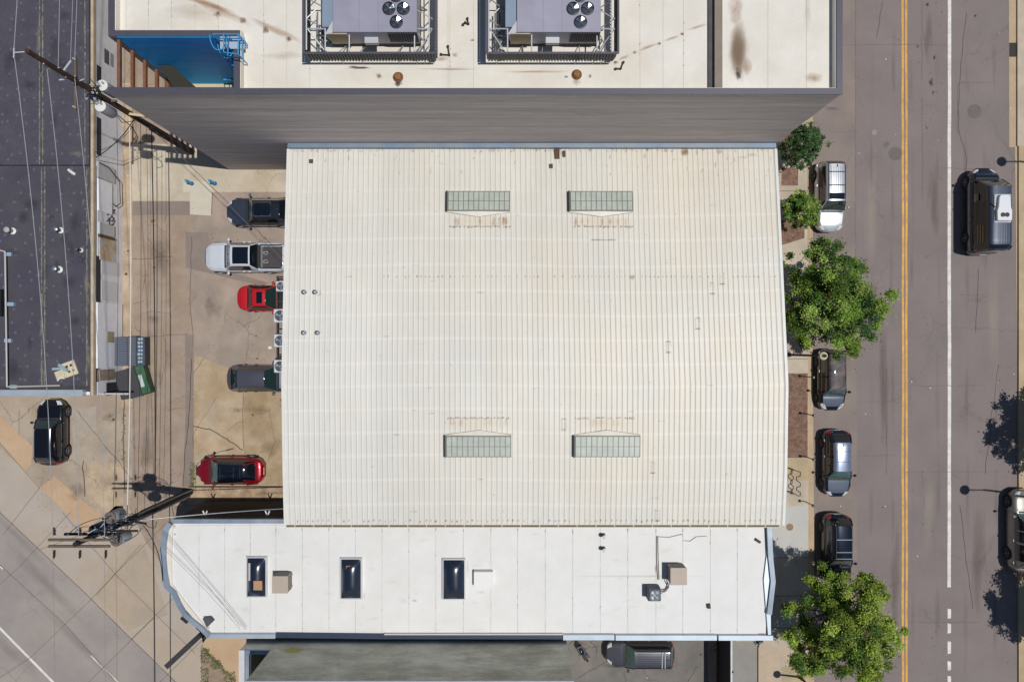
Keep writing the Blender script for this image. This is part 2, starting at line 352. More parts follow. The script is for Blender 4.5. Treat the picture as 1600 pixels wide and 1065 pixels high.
# cracks in the alley and lot
M_crk = mat('crack_dark', '54483e', 0.95)
def crack(pts, wd=0.03, z=5*Z, n=5, j=1.2, nm='pavement_crack'):
    P = []
    for i in range(len(pts)-1):
        for k in range(n): t = k/n; P.append((pts[i][0]*(1-t)+pts[i+1][0]*t+rnd.uniform(-j, j), pts[i][1]*(1-t)+pts[i+1][1]*t+rnd.uniform(-j, j)))
    P.append(pts[-1]); Q = WP(P, z); off = ribbon(Q, wd)
    mb = MB()
    for i in range(len(Q)-1): mb.add([(*Q[i], z), (*Q[i+1], z), (*off[i+1], z), (*off[i], z)], [(3, 2, 1, 0)])
    struct(mb, nm, M_crk)
for p, wd in (([(303, 664), (335, 672), (360, 690), (380, 702)], .06), ([(303, 582), (318, 560)], .03), ([(352, 702), (368, 700), (330, 710)], .05), ([(380, 605), (381, 700)], .03),
              ([(207, 405), (235, 403), (270, 400)], .03), ([(207, 530), (240, 525), (290, 522)], .025), ([(250, 600), (262, 560), (255, 520)], .02), ([(207, 475), (225, 470)], .02),
              ([(120, 640), (160, 690), (200, 740), (240, 790)], .03), ([(130, 720), (133, 775)], .06), ([(195, 620), (193, 700), (196, 770)], .06), ([(300, 560), (297, 640), (290, 700), (286, 760)], .05),
              ([(300, 370), (297, 450), (302, 540)], .03), ([(340, 620), (300, 680), (303, 700)], .02), ([(420, 640), (430, 690), (420, 720)], .02), ([(1510, 20), (1500, 120), (1498, 200), (1510, 250), (1505, 330)], .02),
              ([(1560, 570), (1550, 650), (1540, 740)], .02), ([(1530, 420), (1525, 520)], .02), ([(1500, 790), (1510, 870), (1520, 950)], .02), ([(1380, 1), (1370, 60)], .02), ([(900, 1060), (950, 1030)], .03), ([(1090, 1040), (1075, 1065)], .02)):
    crack(p, wd)
# stains
for k in range(30): dline('road_seam', (1336.5+rnd.uniform(-.4, .4), -20+k*37), (1336.8+rnd.uniform(-.4, .4), 15+k*37), .05, 3*Z, M_joint) if k < 13 else None
ST_oil = stain_mat('oil', '3a3430', 0.75, 0.5); ST_soft = stain_mat('damp', '5c5048', 0.45, 0.9); ST_lane = stain_mat('lane_wear', '5e5654', 0.22, 0.9); ST_lite = stain_mat('lane_polish', '958c89', 0.25, 0.9); ST_light = stain_mat('bleached', 'c8bcab', 0.4, 0.9); ST_rust = stain_mat('rust_soak', 'a06c2c', 0.7, 1.0, 2.2, .8); ST_big = stain_mat('soaked_brown', '84705c', .8, .45, .8, .5)
ST_brown = stain_mat('brown_mud', '74501f', 0.85, 0.7, 2.0, .9); ST_moss = stain_mat('moss', 'c4c040', 0.9, 0.6, 2.2, .8)
for px, py, rx, ry in ((239, 345, 5, 5), (241, 418, 4, 4), (197, 428, 5, 5), (200, 392, 4, 3), (402, 560, 3, 3), (395, 648, 3, 4), (440, 625, 5, 4), (1455, 130, 6, 10), (1458, 145, 3, 7), (1434, 73, 3, 4), (1449, 8, 6, 6), (1460, 90, 3, 8), (1448, 200, 3, 3), (1524, 25, 4, 4),
                       (1240, 825, 5, 5), (400, 525, 2.5, 2.5), (388, 510, 2, 2), (395, 538, 2, 2), (1095, 1022, 4, 3), (177, 655, 5, 5), (172, 650, 3, 3)):
    stain('oil_stain', px, py, rx, ry, 6*Z, ST_oil)
for px, py, rx, ry in ((230, 550, 10, 30), (250, 590, 5, 30), (240, 500, 20, 12), (330, 480, 25, 40), (410, 640, 35, 15), (370, 640, 22, 8), (1450, 60, 12, 70), (1460, 300, 18, 120), (1380, 600, 14, 200), (1540, 330, 14, 180), (1300, 170, 24, 6), (1530, 870, 22, 160), (170, 650, 22, 14),
                       (1385, 225, 12, 10), (250, 400, 30, 60), (960, 1040, 50, 10), (420, 700, 30, 25), (230, 700, 20, 60), (120, 770, 26, 30), (1400, 900, 14, 160), (430, 770, 50, 5), (1233, 770, 20, 12)):
    stain('dark_stain', px, py, rx, ry, 5.5*Z, ST_soft)
for px, py, rx, ry, ro in ((60, 900, 130, 14, -PI/4), (120, 1000, 150, 12, -PI/4), (20, 1020, 60, 14, -PI/4), (40, 850, 90, 9, -PI/4)):
    stain('tyre_track', px, py, rx*1.3, ry*1.3, 5*Z, ST_lane, ro)
for px in (1425, 1466, 1510, 1555, 1362, 1395):
    for py in range(-60, 1150, 170): stain('tyre_track', px+rnd.uniform(-2, 2), py+rnd.uniform(-30, 30), rnd.uniform(6, 9), rnd.uniform(70, 130), 5*Z+rnd.uniform(0, .001), ST_lane if rnd.random() < .65 else ST_lite)
for _ in range(90): stain('oil_stain', rnd.choice((1340, 1385, 1446, 1448, 1452, 1460, 1535, 1570))+rnd.uniform(-12, 12), rnd.uniform(-10, 1070), rnd.uniform(.8, 2), rnd.uniform(.8, 2.6), 6*Z, ST_oil)
for _ in range(110): stain('oil_stain', rnd.uniform(210, 445), rnd.uniform(310, 780), rnd.uniform(.6, 1.8), rnd.uniform(.6, 1.8), 6*Z, ST_oil)
for px, py, rx, ry in ((340, 520, 40, 50), (380, 380, 25, 40), (160, 690, 30, 30), (240, 450, 24, 50), (1550, 500, 20, 200), (1360, 330, 20, 160), (430, 330, 40, 12), (1450, 800, 20, 120), (330, 640, 22, 40)):
    stain('bleached_stain', px, py, rx, ry, 6.5*Z, ST_light)
stain('bleached_stain', 1366, 207, 7, 6, 7*Z, ST_light)
lit = MB()
for px, py in ((1384, 93), (1399, 211), (1465, 219), (1342, 240), (1578, 170), (1561, 51), (1424, 596), (1453, 606), (1433, 868), (1584, 584), (1352, 646), (1383, 790), (1313, 790), (220, 770), (302, 620), (248, 713), (1011, 1058), (422, 543), (200, 275), (1409, 792)):
    x, y = W(px, py); s = rnd.uniform(.03, .06); a = rnd.uniform(0, 3)
    if px == 422: s = .16
    q = [(x+s*math.cos(a+k*PI/2), y+s*.8*math.sin(a+k*PI/2)) for k in range(4)]
    lit.prism(q, 7*Z, 7*Z+.01)
o = lit.build('litter', mat('paper_white', 'dddddd', .8)); tag(o, 'scattered white bits of paper litter on road and parking lot', 'litter', kind='stuff')
# weeds and grass
gv = MB()
def tufts(x0, x1, y0, y1, n, s=.12):
    for _ in range(n):
        px, py = rnd.uniform(x0, x1), rnd.uniform(y0, y1); x, y = W(px, py)
        for k in range(5):
            a = rnd.uniform(0, 6.28); l = rnd.uniform(.5, 1)*s; h = rnd.uniform(.04, .14)
            gv.add([(x+math.cos(a+1.57)*.015, y+math.sin(a+1.57)*.015, .015), (x-math.cos(a+1.57)*.015, y-math.sin(a+1.57)*.015, .015), (x+math.cos(a)*l, y+math.sin(a)*l, h)], [(0, 1, 2)])
tufts(314, 328, 1012, 1034, 90, .09); tufts(314, 326, 1040, 1066, 80, .09); tufts(330, 345, 1030, 1044, 60); tufts(350, 368, 1048, 1066, 60, .09); tufts(297, 306, 722, 760, 90); tufts(286, 300, 762, 774, 70); tufts(1222, 1245, 205, 215, 40); tufts(191, 196, 640, 720, 40); tufts(1586, 1600, 760, 790, 40); tufts(1590, 1600, 620, 640, 30)
for k in range(14):
    t = k/13; tufts(318+45*t, 323+46*t, 1012+46*t, 1017+48*t, 10)
o = gv.build('grass', mat('grass_green', '6e7547', .8, var=.3, scale=5)); tag(o, 'weeds and short grass growing in the dirt bed and joints', 'grass', kind='stuff')
# ---------------------------------------------------------------- the ribbed metal roof warehouse
YN, YS, YR = 12.03, -10.72, -2.3
def zroof(y):
    return 7.6-(1.4*((y-YR)/(YN-YR))**2 if y > YR else 0.5*((YR-y)/(YR-YS))**2)
wh = thing('warehouse', 'long warehouse under a gently arched off-white ribbed metal roof with four skylights', 'building', (1.4, .75, 0))
XW, XE = -13.45, 16.15
def _pe(y, pl): k = F/(H-zroof(y)); return (np.interp(NY-y*k, (232, 430, 600, 740, 820), pl)-NX)/k
def xwl(y): return _pe(y, (452, 447, 443.5, 445.5, 447.5))
def xer(y): return _pe(y, (1210, 1219.5, 1227.5, 1225.5, 1222))
pitch = (XE-XW)/96; ribn = 96
xs = []; hs = []
for i in range(ribn):
    for o_, h_ in ((0, 0), (.06, 0), (.12, 0), (.18, 0), (.242, 0), (.252, .030), (.270, .030), (.292, 0)):
        xs.append(XW+i*pitch+o_*pitch/.309); hs.append(h_)
xs.append(XE); hs.append(0); xs = np.array(xs); hs = np.array(hs)
ys = np.linspace(YS, YN, 360)
u = (xs-XW)/(XE-XW)
Yg = np.repeat(ys[:, None], len(xs), 1); zr = np.array([zroof(a) for a in ys])
Xg = (np.array([xwl(a) for a in ys]))[:, None]*(1-u)[None, :]+(np.array([xer(a) for a in ys]))[:, None]*u[None, :]
Zg = zr[:, None]+hs[None, :]+.012*np.sin(Xg*1.3+Yg*.4)*np.sin(Yg*.9)
PX = NX+Xg*F/(H-Zg); PY = NY-Yg*F/(H-Zg)
base = np.array(lin('d7d5cd')); cream = np.array(lin('dccfb8')); rust = np.array(lin('80501f')); dark = np.array(lin('3c332b')); white = np.array(lin('ecebe6'))
rg = np.random.RandomState(3)
def vnoise(X, Y, s, seed):
    r = np.random.RandomState(seed); G = r.rand(128, 128)
    a = X/s+40; b = Y/s+40; i = np.floor(a).astype(int); j = np.floor(b).astype(int); fa = a-i; fb = b-j
    fa = fa*fa*(3-2*fa); fb = fb*fb*(3-2*fb)
    g_ = lambda p, q: G[p % 128, q % 128]
    return (g_(i, j)*(1-fa)+g_(i+1, j)*fa)*(1-fb)+(g_(i, j+1)*(1-fa)+g_(i+1, j+1)*fa)*fb
nz = .5*vnoise(Xg, Yg, 3.5, 1)+.3*vnoise(Xg, Yg, 1.1, 2)+.2*vnoise(Xg, Yg, .35, 4)
col = base[None, None, :]*(0.94+.12*nz[..., None])
t = np.clip((PX-560)/300, 0, 1)*np.clip(.35+1.0*(vnoise(Xg, Yg, 2.6, 9)-.3), 0, 1); t = t[..., None]*.42
col = col*(1-t)+cream*t
# sheets in slightly different ages, lighter bands over the purlins, streaks down the slope
panel = rg.rand(200)[(np.floor((Xg-XW)/(pitch*3))).astype(int) % 200]
col *= (0.975+.05*panel)[..., None]
for k, yy in enumerate((262, 298, 336, 374, 415, 455, 492, 530, 568, 603, 640, 676, 712, 750, 788)):
    b_ = np.exp(-((PY-yy+2*np.sin(PX/90))/1.9)**2)*(.32 if yy > 330 else .12); col = col*(1-b_[..., None])+white*b_[..., None]
col *= (1-.06*np.clip(vnoise(Xg, Yg*.12, .12, 5)-.45, 0, 1))[..., None]
def blot(px, py, rx, ry, c, s=1.0, soft=.5, ns=.5):
    d = np.sqrt(((PX-px)/rx)**2+((PY-py)/ry)**2)+ns*(vnoise(PX, PY, 2.2, int(px) % 97)-.5)
    m = (np.clip((1-d)/soft, 0, 1)*s)[..., None]; return c*m
def paint(px, py, rx, ry, c, s=1.0, soft=.5, ns=.5):
    global col
    R = max(rx, ry)*1.6+3
    jy = np.where((PY[:, 300] > py-R) & (PY[:, 300] < py+R))[0]; jx = np.where((PX[180] > px-R*1.1-6) & (PX[180] < px+R*1.1+6))[0]
    if len(jy) == 0 or len(jx) == 0: return
    sl_ = np.ix_(jy, jx); a, b = PX[sl_], PY[sl_]
    d = np.sqrt(((a-px)/rx)**2+((b-py)/ry)**2)+ns*(vnoise(a, b, 2.2, int(px) % 97)-.5)
    m = (np.clip((1-d)/soft, 0, 1)*s)[..., None]; col[sl_] = col[sl_]*(1-m)+c*m
for i in range(120):
    px = rg.uniform(458, 1205); paint(px, 234+rg.uniform(0, 3), rg.uniform(1, 2.4), rg.uniform(1, 3), rust, rg.uniform(.15, .5))
for i in range(40): paint(rg.uniform(458, 1205), rg.uniform(236, 275), rg.uniform(.8, 1.6), rg.uniform(1, 5), rust, rg.uniform(.2, .5))
for a, b, c_, d_, s_ in ((1070, 238, 6, 7, .8), (1124, 237, 6, 4, .4), (1175, 242, 9, 3, .3), (988, 433, 5, 5, .6), (1040, 235, 4, 3, .5), (498, 458, 5, 5, .4), (1160, 246, 10, 2, .25)):
    paint(a, b, c_, d_, rust, s_)
for xa, xb, yy, sg in ((702, 797, 354, -1), (893, 989, 354, -1), (699, 796, 653, 1), (897, 993, 653, 1)):
    for k in range(26):
        px = xa+(xb-xa)*(k+.5)/26+rg.uniform(-1, 1)
        if rg.rand() < .85: paint(px, yy+rg.uniform(-.8, .8), rg.uniform(1.2, 2.6), 1.5, dark*.7+rust*.3, rg.uniform(.7, 1))
    for k in range(9):
        px = rg.uniform(xa+3, xb-3); paint(px, yy+sg*(8 if sg < 0 else 7), rg.uniform(1.2, 3), rg.uniform(5, 9), rust*1.2, rg.uniform(.4, .9) if sg < 0 else .3)
    paint((xa+xb)/2, yy+sg*8, 52, 11, cream*.92, .5)
for k in range(16): paint(925+k*2.4, 375+rg.uniform(-.6, .6), 1.6, 1.4, dark*.6+rust*.5, rg.uniform(.4, .9))
for k in range(95):
    px = 600+k*6.5
    if rg.rand() < .75: paint(px, 432+rg.uniform(-.5, .5), 1.5, 1.6, rust*.8, rg.uniform(.25, .8))
for k in range(ribn):
    px = 448+k*8.05
    if rg.rand() < .8: paint(px+rg.uniform(-1, 1), 813+rg.uniform(-1, 1.5), 1.7, 1.9, rust*.8, rg.uniform(.3, .85))
paint(0, 0, 1, 1, rust, 0)
def box_line(px, py, wd, ht):
    for k in range(8): paint(px-wd/2+wd*k/7, py-ht/2, 1.1, .8, dark, .45); paint(px-wd/2+wd*k/7, py+ht/2, 1.1, 1.1, dark, .6)
    for k in range(10):
        paint(px-wd/2, py-ht/2+ht*k/9, .8, 1.3, dark, .3); paint(px+wd/2, py-ht/2+ht*k/9, .8, 1.3, dark, .3)
for q in ((1113, 450), (1128, 435), (1090, 505), (1044, 542), (881, 663), (1020, 730), (1027, 805)): box_line(q[0], q[1], 6, 17)
for a, b in ((603, 525), (562, 608), (620, 679), (840, 605), (670, 605), (1110, 602), (750, 748), (526, 801), (647, 799), (674, 646), (985, 642), (545, 432), (750, 457), (1052, 405), (810, 337), (560, 299)):
    for k in range(5): paint(a-4+2*k, b, 1.3, .9, dark, rg.uniform(.2, .5))
for i in range(26):
    x_ = rg.uniform(470, 1200); y_ = rg.uniform(250, 800); L__ = rg.randint(3, 9)
    for k in range(L__): paint(x_+k*1.6, y_+rg.uniform(-.3, .3), 1.1, .8, dark, rg.uniform(.1, .35))
for i in range(40): paint(rg.uniform(460, 1210), rg.uniform(250, 800), rg.uniform(6, 22), rg.uniform(20, 60), cream*.93, rg.uniform(.06, .2), .9)
for i in range(230): paint(rg.uniform(455, 1215), rg.uniform(240, 810), rg.uniform(.7, 1.4), rg.uniform(.7, 1.6), rust*.7, rg.uniform(.15, .45))
col = np.clip(col, 0, .9)
nr, nc = Xg.shape
me = bpy.data.meshes.new('roof')
V = np.stack([Xg, Yg, Zg], -1).reshape(-1, 3)-np.array([1.4, .75, 0])
idx = np.arange(nr*nc).reshape(nr, nc)
Q = np.stack([idx[:-1, :-1], idx[:-1, 1:], idx[1:, 1:], idx[1:, :-1]], -1).reshape(-1, 4)
me.vertices.add(len(V)); me.vertices.foreach_set('co', V.ravel().astype(np.float32))
me.loops.add(Q.size); me.loops.foreach_set('vertex_index', Q.ravel().astype(np.int32))
me.polygons.add(len(Q)); me.polygons.foreach_set('loop_start', np.arange(0, Q.size, 4).astype(np.int32))
me.update(calc_edges=True)
ca = me.color_attributes.new('paint', 'FLOAT_COLOR', 'POINT')
ca.data.foreach_set('color', np.concatenate([col.reshape(-1, 3), np.ones((nr*nc, 1))], 1).ravel().astype(np.float32))
me.materials.append(mat('roof_metal', 'dddad1', 0.5, attr='paint', fine=.03, fscale=12))
ro = bpy.data.objects.new('roof', me); C.objects.link(ro); ro.parent = wh
M_trim = mat('trim_white', 'dcdcd8', .5, var=.05); M_stucco_d = mat('wall_paint_dark', '6e6a66', .8, var=.1)
# solid walls up to just under the arch
prof = [(YS+.15, 0), (YN-.05, 0)]+[(y, zroof(y)-.06) for y in np.linspace(YN-.05, YS+.15, 24)]
mb = MB(); n = len(prof); vs = [(XW+.35, a, b) for a, b in prof]+[(XE-.1, a, b) for a, b in prof]
mb.add(vs, [(i, (i+1) % n, n+(i+1) % n, n+i) for i in range(n)]+[tuple(reversed(range(n))), tuple(range(n, 2*n))])
mb.build('wall', mat('wall_brick', '8c8176', .9, var=.1, fine=.1, fscale=14), wh, True)
for side in (0, 1):
    mb = MB(); yy = np.linspace(YS, YN, 40); rows = []
    for y in yy:
        x = (xer(y)-.02) if side else (xwl(y)-.13); w_ = .17 if side else .15; z = zroof(y)
        rows.append([(x, y, z-.3), (x, y, z+.06), (x+w_, y, z+.06), (x+w_, y, z-.3)])
    mb.grid(rows, flip=True); mb.build('edge_trim', M_trim, wh, True)
# eaves along the south: dark gutter with white brackets, blue grey flashing along the north
mb = MB().box(XW, XE, YS-.14, YS-.01, 6.86, 6.97); mb.build('gutter', mat('gutter_brown', '6a5f52', .7, var=.2, scale=3), wh, True)
mb = MB()
for k in range(27):
    x = XW+.5+k*1.13; mb.box(x, x+.05, YS-.15, YS, 6.97, 7.0)
mb.box(XW, XE, YS-.185, YS-.145, 6.84, 7.0)
mb.build('gutter_bracket', mat('cream_metal', 'cfc7b2', .6), wh, True)
M_flash = mat('flashing_bluegrey', '7f8a94', .5, metal=.1, var=.1, scale=.8, color2='71849c')
mb = MB().box(XW-.1, XE+.05, YN+.02, YN+.14, 6.1, 6.44).box(XW-.1, XE+.05, YN+.14, YN+.31, 6.1, 6.4); mb.build('flashing', M_flash, wh, True)
M_frame = mat('skylight_frame', '737a75', .5, metal=.3); M_pane = mat('frosted_glass', 'adb6ad', .35, var=.1, scale=2.2, fine=.05, fscale=14, coat=.15, color2='b7bbb0')
def skylight(x0, x1, y0, y1, north):
    z = 7.0; (X0, Y1), (X1, Y0) = W(x0, y0, z), W(x1, y1, z)
    zf = lambda y: zroof(y)+.26
    def quad(mb, a, b, c, d, dz0, dz1):
        mb.add([(a, c, zf(c)+dz0), (b, c, zf(c)+dz0), (b, d, zf(d)+dz0), (a, d, zf(d)+dz0), (a, c, zf(c)+dz1), (b, c, zf(c)+dz1), (b, d, zf(d)+dz1), (a, d, zf(d)+dz1)],
               [(3, 2, 1, 0), (4, 5, 6, 7), (0, 1, 5, 4), (1, 2, 6, 5), (2, 3, 7, 6), (3, 0, 4, 7)])
    mb = MB(); quad(mb, X0+.0, X1, Y0, Y1, -.36, -.02)
    fr = mb.build('skylight', mat('curb_grey', '8f8f88', .6, var=.05), wh, True)
    g_ = MB(); quad(g_, X0+.06, X1-.03, Y0+.04, Y1-.04, -.018, .0); g_.build('glass', M_pane, fr).location = -wloc(fr)
    e_ = MB(); quad(e_, X0-.07, X0-.002, Y0-.02, Y1+.02, -.3, .05); e_.build('side_shade_strip', mat('shade_strip_dark', '2b2d2c', .6), fr).location = -wloc(fr)  # dark strip puts the shade along the skylight's left edge into colour
    b_ = MB(); n = 12; r_ = .017
    for k in range(n+1):
        x = X0+.06+(X1-X0-.09)*k/n; quad(b_, x-r_, x+r_, Y0+.03, Y1-.03, .002, .03)
    m_ = (Y0+Y1)/2
    for yv in (Y0+.04, m_, Y1-.04): quad(b_, X0+.05, X1-.02, yv-r_*.8, yv+r_*.8, .003, .027)
    b_.build('glazing_bar', M_frame, fr).location = -wloc(fr)
    # tin cricket that sheds water round the curb
    c_ = MB(); ye = Y0 if north else Y1; s = -1 if north else 1; a = (X0+X1)/2
    yt = ye+s*.32; e = .02
    c_.add([(X0-.05, ye, zroof(ye)+.10), (X1+.05, ye, zroof(ye)+.10), (X1+.05, ye+s*.05, zroof(ye)+.055), (a, yt, zroof(yt)+.055), (X0-.05, ye+s*.05, zroof(ye)+.055), (a, ye, zroof(ye)+.13)],
           [(0, 5, 3, 4), (5, 1, 2, 3)] if north else [(4, 3, 5, 0), (3, 2, 1, 5)])
    c_.build('cricket', mat('cricket_tin', 'd8d5cb', .5, var=.05), fr).location = -wloc(fr)
    c2 = MB()
    for (p, q) in (((X0, ye+s*.05), (a, yt)), ((a, yt), (X1, ye+s*.05))):
        c2.tube((p[0], p[1], zroof(p[1])+.06), (q[0], q[1], zroof(q[1])+.06), .015, 5)
    c2.build('flashing_edge', mat('rusty_edge', 'a88c68', .8, var=.3, scale=6, color2='d0c4aa'), fr).location = -wloc(fr)
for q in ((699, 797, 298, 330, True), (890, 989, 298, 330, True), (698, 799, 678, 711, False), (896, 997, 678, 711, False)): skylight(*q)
# loose brown pads at the north edge
for (px, py, a, b, t_) in ((486, 252, 3, 3, 'small square brown pad near the north-west corner of the ribbed roof'), (870.5, 240, 4, 8, 'largest of three brown pads by the grey wall on the ribbed roof'), (881.5, 240, 2.2, 5, 'narrow brown pad beside a larger brown pad on the ribbed roof'), (861, 260, 2.6, 3.4, 'small brown pad below the other two pads on the ribbed roof')):
    x, y = W(px, py, 6.4); k = .039; mb = MB().box(x-a*k, x+a*k, y-b*k, y+b*k, zroof(y)+.02, zroof(y)+.09)
    o = mb.build('roof_pad', mat('pad_brown', '5a4634', .85, var=.3, scale=8)); tag(o, t_, 'roof pad', 'brown pads on the ribbed roof')
def vent_pipe(px, py, z0, h, r, label, m, group, cap=True):
    x, y = W(px, py, z0); t_ = thing('vent_pipe', label, 'vent pipe', (x, y, z0), group=group)
    MB().lathe([(r, 0), (r, h)], 14).build('pipe', m, t_, smooth=True)
    MB().lathe([(r*1.9, 0), (r*1.9, .02), (r*1.05, .09)], 14).build('flashing', M_trim, t_, smooth=True)
    if cap: MB().lathe([(r*1.0, h), (r*1.6, h+.03), (r*1.5, h+.09), (.02, h+.16)], 14).build('cap', m, t_, smooth=True)
M_galv = mat('galvanised', '8d949b', .4, metal=.7, var=.1, scale=6)
for i, (px, py) in enumerate(((478, 457), (495, 457), (477.5, 520), (499, 520))):
    x, y = W(px, py, 7.1)
    vent_pipe(px, py, zroof(y), .45, .085, ('galvanised roof vent in the upper pair, nearer the roof edge', 'galvanised roof vent in the upper pair, rust stained at its foot', 'galvanised roof vent in the lower pair, nearer the roof edge', 'galvanised roof vent in the lower pair, farther from the edge')[i], M_galv, 'roof vents in two pairs on the ribbed roof')

# condensers on a steel rack against the west wall
rk = thing('equipment_rack', 'black steel rack against warehouse wall carrying four condensers over parked cars', 'rack', (*W(440, 520, 2.2), 0))
mb = MB(); zb = 2.2; xa = -15.62; xb = XW+.33
y0, y1 = W(0, 612, zb)[1], W(0, 431, zb)[1]
for x in (xa, xa+.85): mb.box(x-.05, x+.05, y0, y1, zb-.12, zb)
for yy in (432, 449, 471, 494, 514, 540, 556, 580, 611):
    y = W(0, yy, zb)[1]; mb.box(xa+.05, xa+.8, y-.04, y+.04, zb-.11, zb-.01); mb.box(xa+.9, xb, y-.04, y+.04, zb-.11, zb-.01)
mb.build('rail', mat('rack_black', '33302e', .6, var=.2, scale=3), rk, True)
for yy in (434, 500, 560, 610):
    y = W(0, yy, zb)[1]; MB().beam((xa+.02, y, zb-.14), (xb, y, zb-1.1), .05, .05).build('brace', MATS['rack_black'], rk, True)
M_acw = mat('condenser_white', 'cdd0d4', .5, var=.06, scale=3); M_grl = mat('grille_dark', '3b4046', .5, metal=.4); M_fan = mat('fan_grey', '8a97a4', .4, metal=.3)
def condenser(cx, cy, z, s, h, label, m=M_acw, group=None, name='condenser', blades=3):
    t_ = thing(name, label, 'air conditioner', (cx, cy, z), group=group)
    MB().box(-s/2, s/2, -s/2, s/2, 0, h).build('casing', m, t_, bevel=.06)
    mb = MB()
    for k in range(9):
        zz = .08+k*(h-.16)/9
        mb.box(-s/2-.006, s/2+.006, -s/2-.006, s/2+.006, zz, zz+.02)
    mb.build('louver', mat('louver_grey', '8d9195', .5), t_)
    r = s*.40
    MB().lathe([(r, h+.003), (r*.98, h+.006), (.05, h+.008)], 24).build('fan_well', M_grl, t_)
    mb = MB()
    for b_ in range(blades):
        a0 = 2*PI*b_/blades+.4; A = [a0+i*.17 for i in range(6)]
        mb.add([(r*.18*math.cos(a0), r*.18*math.sin(a0), h+.014)]+[(r*.86*math.cos(a), r*.86*math.sin(a), h+.014+i*.006) for i, a in enumerate(A)], [tuple(range(7))])
    mb.disc((0, 0), r*.2, h+.01, h+.05, 12)
    mb.build('fan', M_fan, t_)
    mb = MB()
    for rr in (r, r*.75, r*.5):
        P = [(rr*math.cos(2*PI*i/24), rr*math.sin(2*PI*i/24), h+.07) for i in range(25)]; mb.path(P, .008, 4)
    for k in range(8): a = k*PI/4; mb.tube((0, 0, h+.075), (r*math.cos(a), r*math.sin(a), h+.07), .007, 4)
    mb.build('grille', M_galv, t_)
    return t_
for i, (px, py, s, lb) in enumerate(((440.5, 447, .66, 'smallest square white condenser, topmost on the rack over the red coupe'), (439.5, 493, .88, 'white condenser on the rack just below the red coupe'), (439.5, 532, .84, 'white condenser on the rack between two others, over bare asphalt'), (439.5, 572, .84, 'white condenser on the rack above the grey hatchback windscreen'))):
    z = 2.205; h = .8; x, y = W(px, py, z+h); condenser(x-.08, y, z, s, h, lb, group='condensers on the wall rack', blades=3)
# east side bits
mb = MB().box(16.13, 17.62, *sorted((W(0, 541, 3.3)[1], W(0, 512, 3.3)[1])), 3.2, 3.35)
o = mb.build('awning', mat('awning_red', 'b8452a', .7)); tag(o, 'red awning edge just showing beyond the warehouse roof by the large tree', 'awning')
mb = MB(); y0, y1 = W(0, 264, 3)[1], W(0, 226, 3)[1]
mb.box(16.14, 17.55, y0, y1, 2.9, 2.96)
for k in range(5): x = 16.2+k*.32; mb.box(x, x+.04, y0, y1, 2.963, 3.02)
o = mb.build('entrance_canopy', mat('canopy_glass', '9fa8b0', .3, metal=.2, coat=.3)); tag(o, 'small pale ribbed canopy at the warehouse corner below the grey wall', 'canopy')

# ---------------------------------------------------------------- the low white roofed shop along the south
sh = thing('flat_roof_shop', 'low shop building with white membrane roof and curved street front', 'building', (0, -14.5, 0))
zt = 5.2
out = [(447, 811), (270, 811), (262, 815), (254, 826), (250.5, 850), (250, 872), (252, 896), (256, 917), (268, 928), (276, 946), (286, 963), (300, 975), (313, 985), (324, 997), (430, 997), (600, 999), (1203, 1000), (1206, 960), (1212, 908), (1208, 870), (1205.5, 820)]
OW = WP(out, zt); OW[0] = (-13.4, -10.86); OW[1] = (OW[1][0], -10.86); OW[-1] = (OW[-1][0], -10.86)
poly = OW
M_wallw = mat('shop_wall', '8e8a84', .85, var=.1, scale=1, fine=.08, fscale=12)
M_blk = mat('black_wall', '0f0f11', .7, var=.2, scale=2)
inn = ribbon(OW[::-1], -.06)[::-1] if False else OW
def inset(poly, d):
    n = len(poly); a = sum(poly[i][0]*poly[(i+1) % n][1]-poly[(i+1) % n][0]*poly[i][1] for i in range(n))
    return ribbon(poly, -d if a > 0 else d, True)
I1 = inset(OW, .03)
MB().prism(I1, 0, 4.9).build('wall', M_wallw, sh, True)
MB().box(OW[1][0]+.1, -13.45, -10.885, -10.83, .02, 4.88).build('black_facade', M_blk, sh, True)
M_mem = mat('roof_membrane', 'dededd', .6, var=.03, scale=.8, fine=.02, fscale=7, color2='dadad7')
M_mem2 = mat('roof_membrane_edge', 'd9d4c9', .6, var=.06, scale=1.5)
I2 = inset(OW, .2); MB().prism(I2, 4.86, 4.93).build('roof', M_mem, sh, True)
# membrane turned up along the front
fr_pts = [(271, 818), (269, 850), (268.5, 880), (269, 912), (290, 940), (326, 984)]
fb = WP([(262, 818), (259, 850), (259, 880), (262, 914), (280, 940), (300, 962), (322, 984)], 5.0)
ff = WP(fr_pts, 5.0)
MB().prism(fb+ff[::-1], 4.935, 5.02).build('roof_upstand', M_mem2, sh, True)
M_cop = mat('coping_bluegrey', '95a1ae', .45, metal=.25, var=.14, scale=.8, color2='7f8fa3')
M_copshade = mat('coping_shade_navy', '2c3a52', .5, metal=.2, var=.1); M_copw = mat('coping_pale', 'b4c0cc', .4, metal=.35, var=.1, scale=.9)  # navy: shade of the gap along the grey wall put into the colour
def cope(i0, i1, m, wd=.27, dz=0.0, nm='coping', up=.3):
    P = [poly[i] for i in range(i0, i1+1)]
    b_ = MB(); n_ = len(poly)
    a_ = sum(poly[i][0]*poly[(i+1) % n_][1]-poly[(i+1) % n_][0]*poly[i][1] for i in range(n_))
    band(b_, P, -wd if a_ > 0 else wd, 4.9, zt+dz); b_.build(nm, m, sh, True)
cope(0, 1, M_cop); cope(2, 7, M_cop, .33, .004); cope(7, 13, M_cop, .27, .008); cope(13, 14, M_copw, .26); cope(14, 15, M_copshade, .3, -.1); 
xm = W(900, 0, zt)[0]; xs_ = W(880, 0, zt)[0]
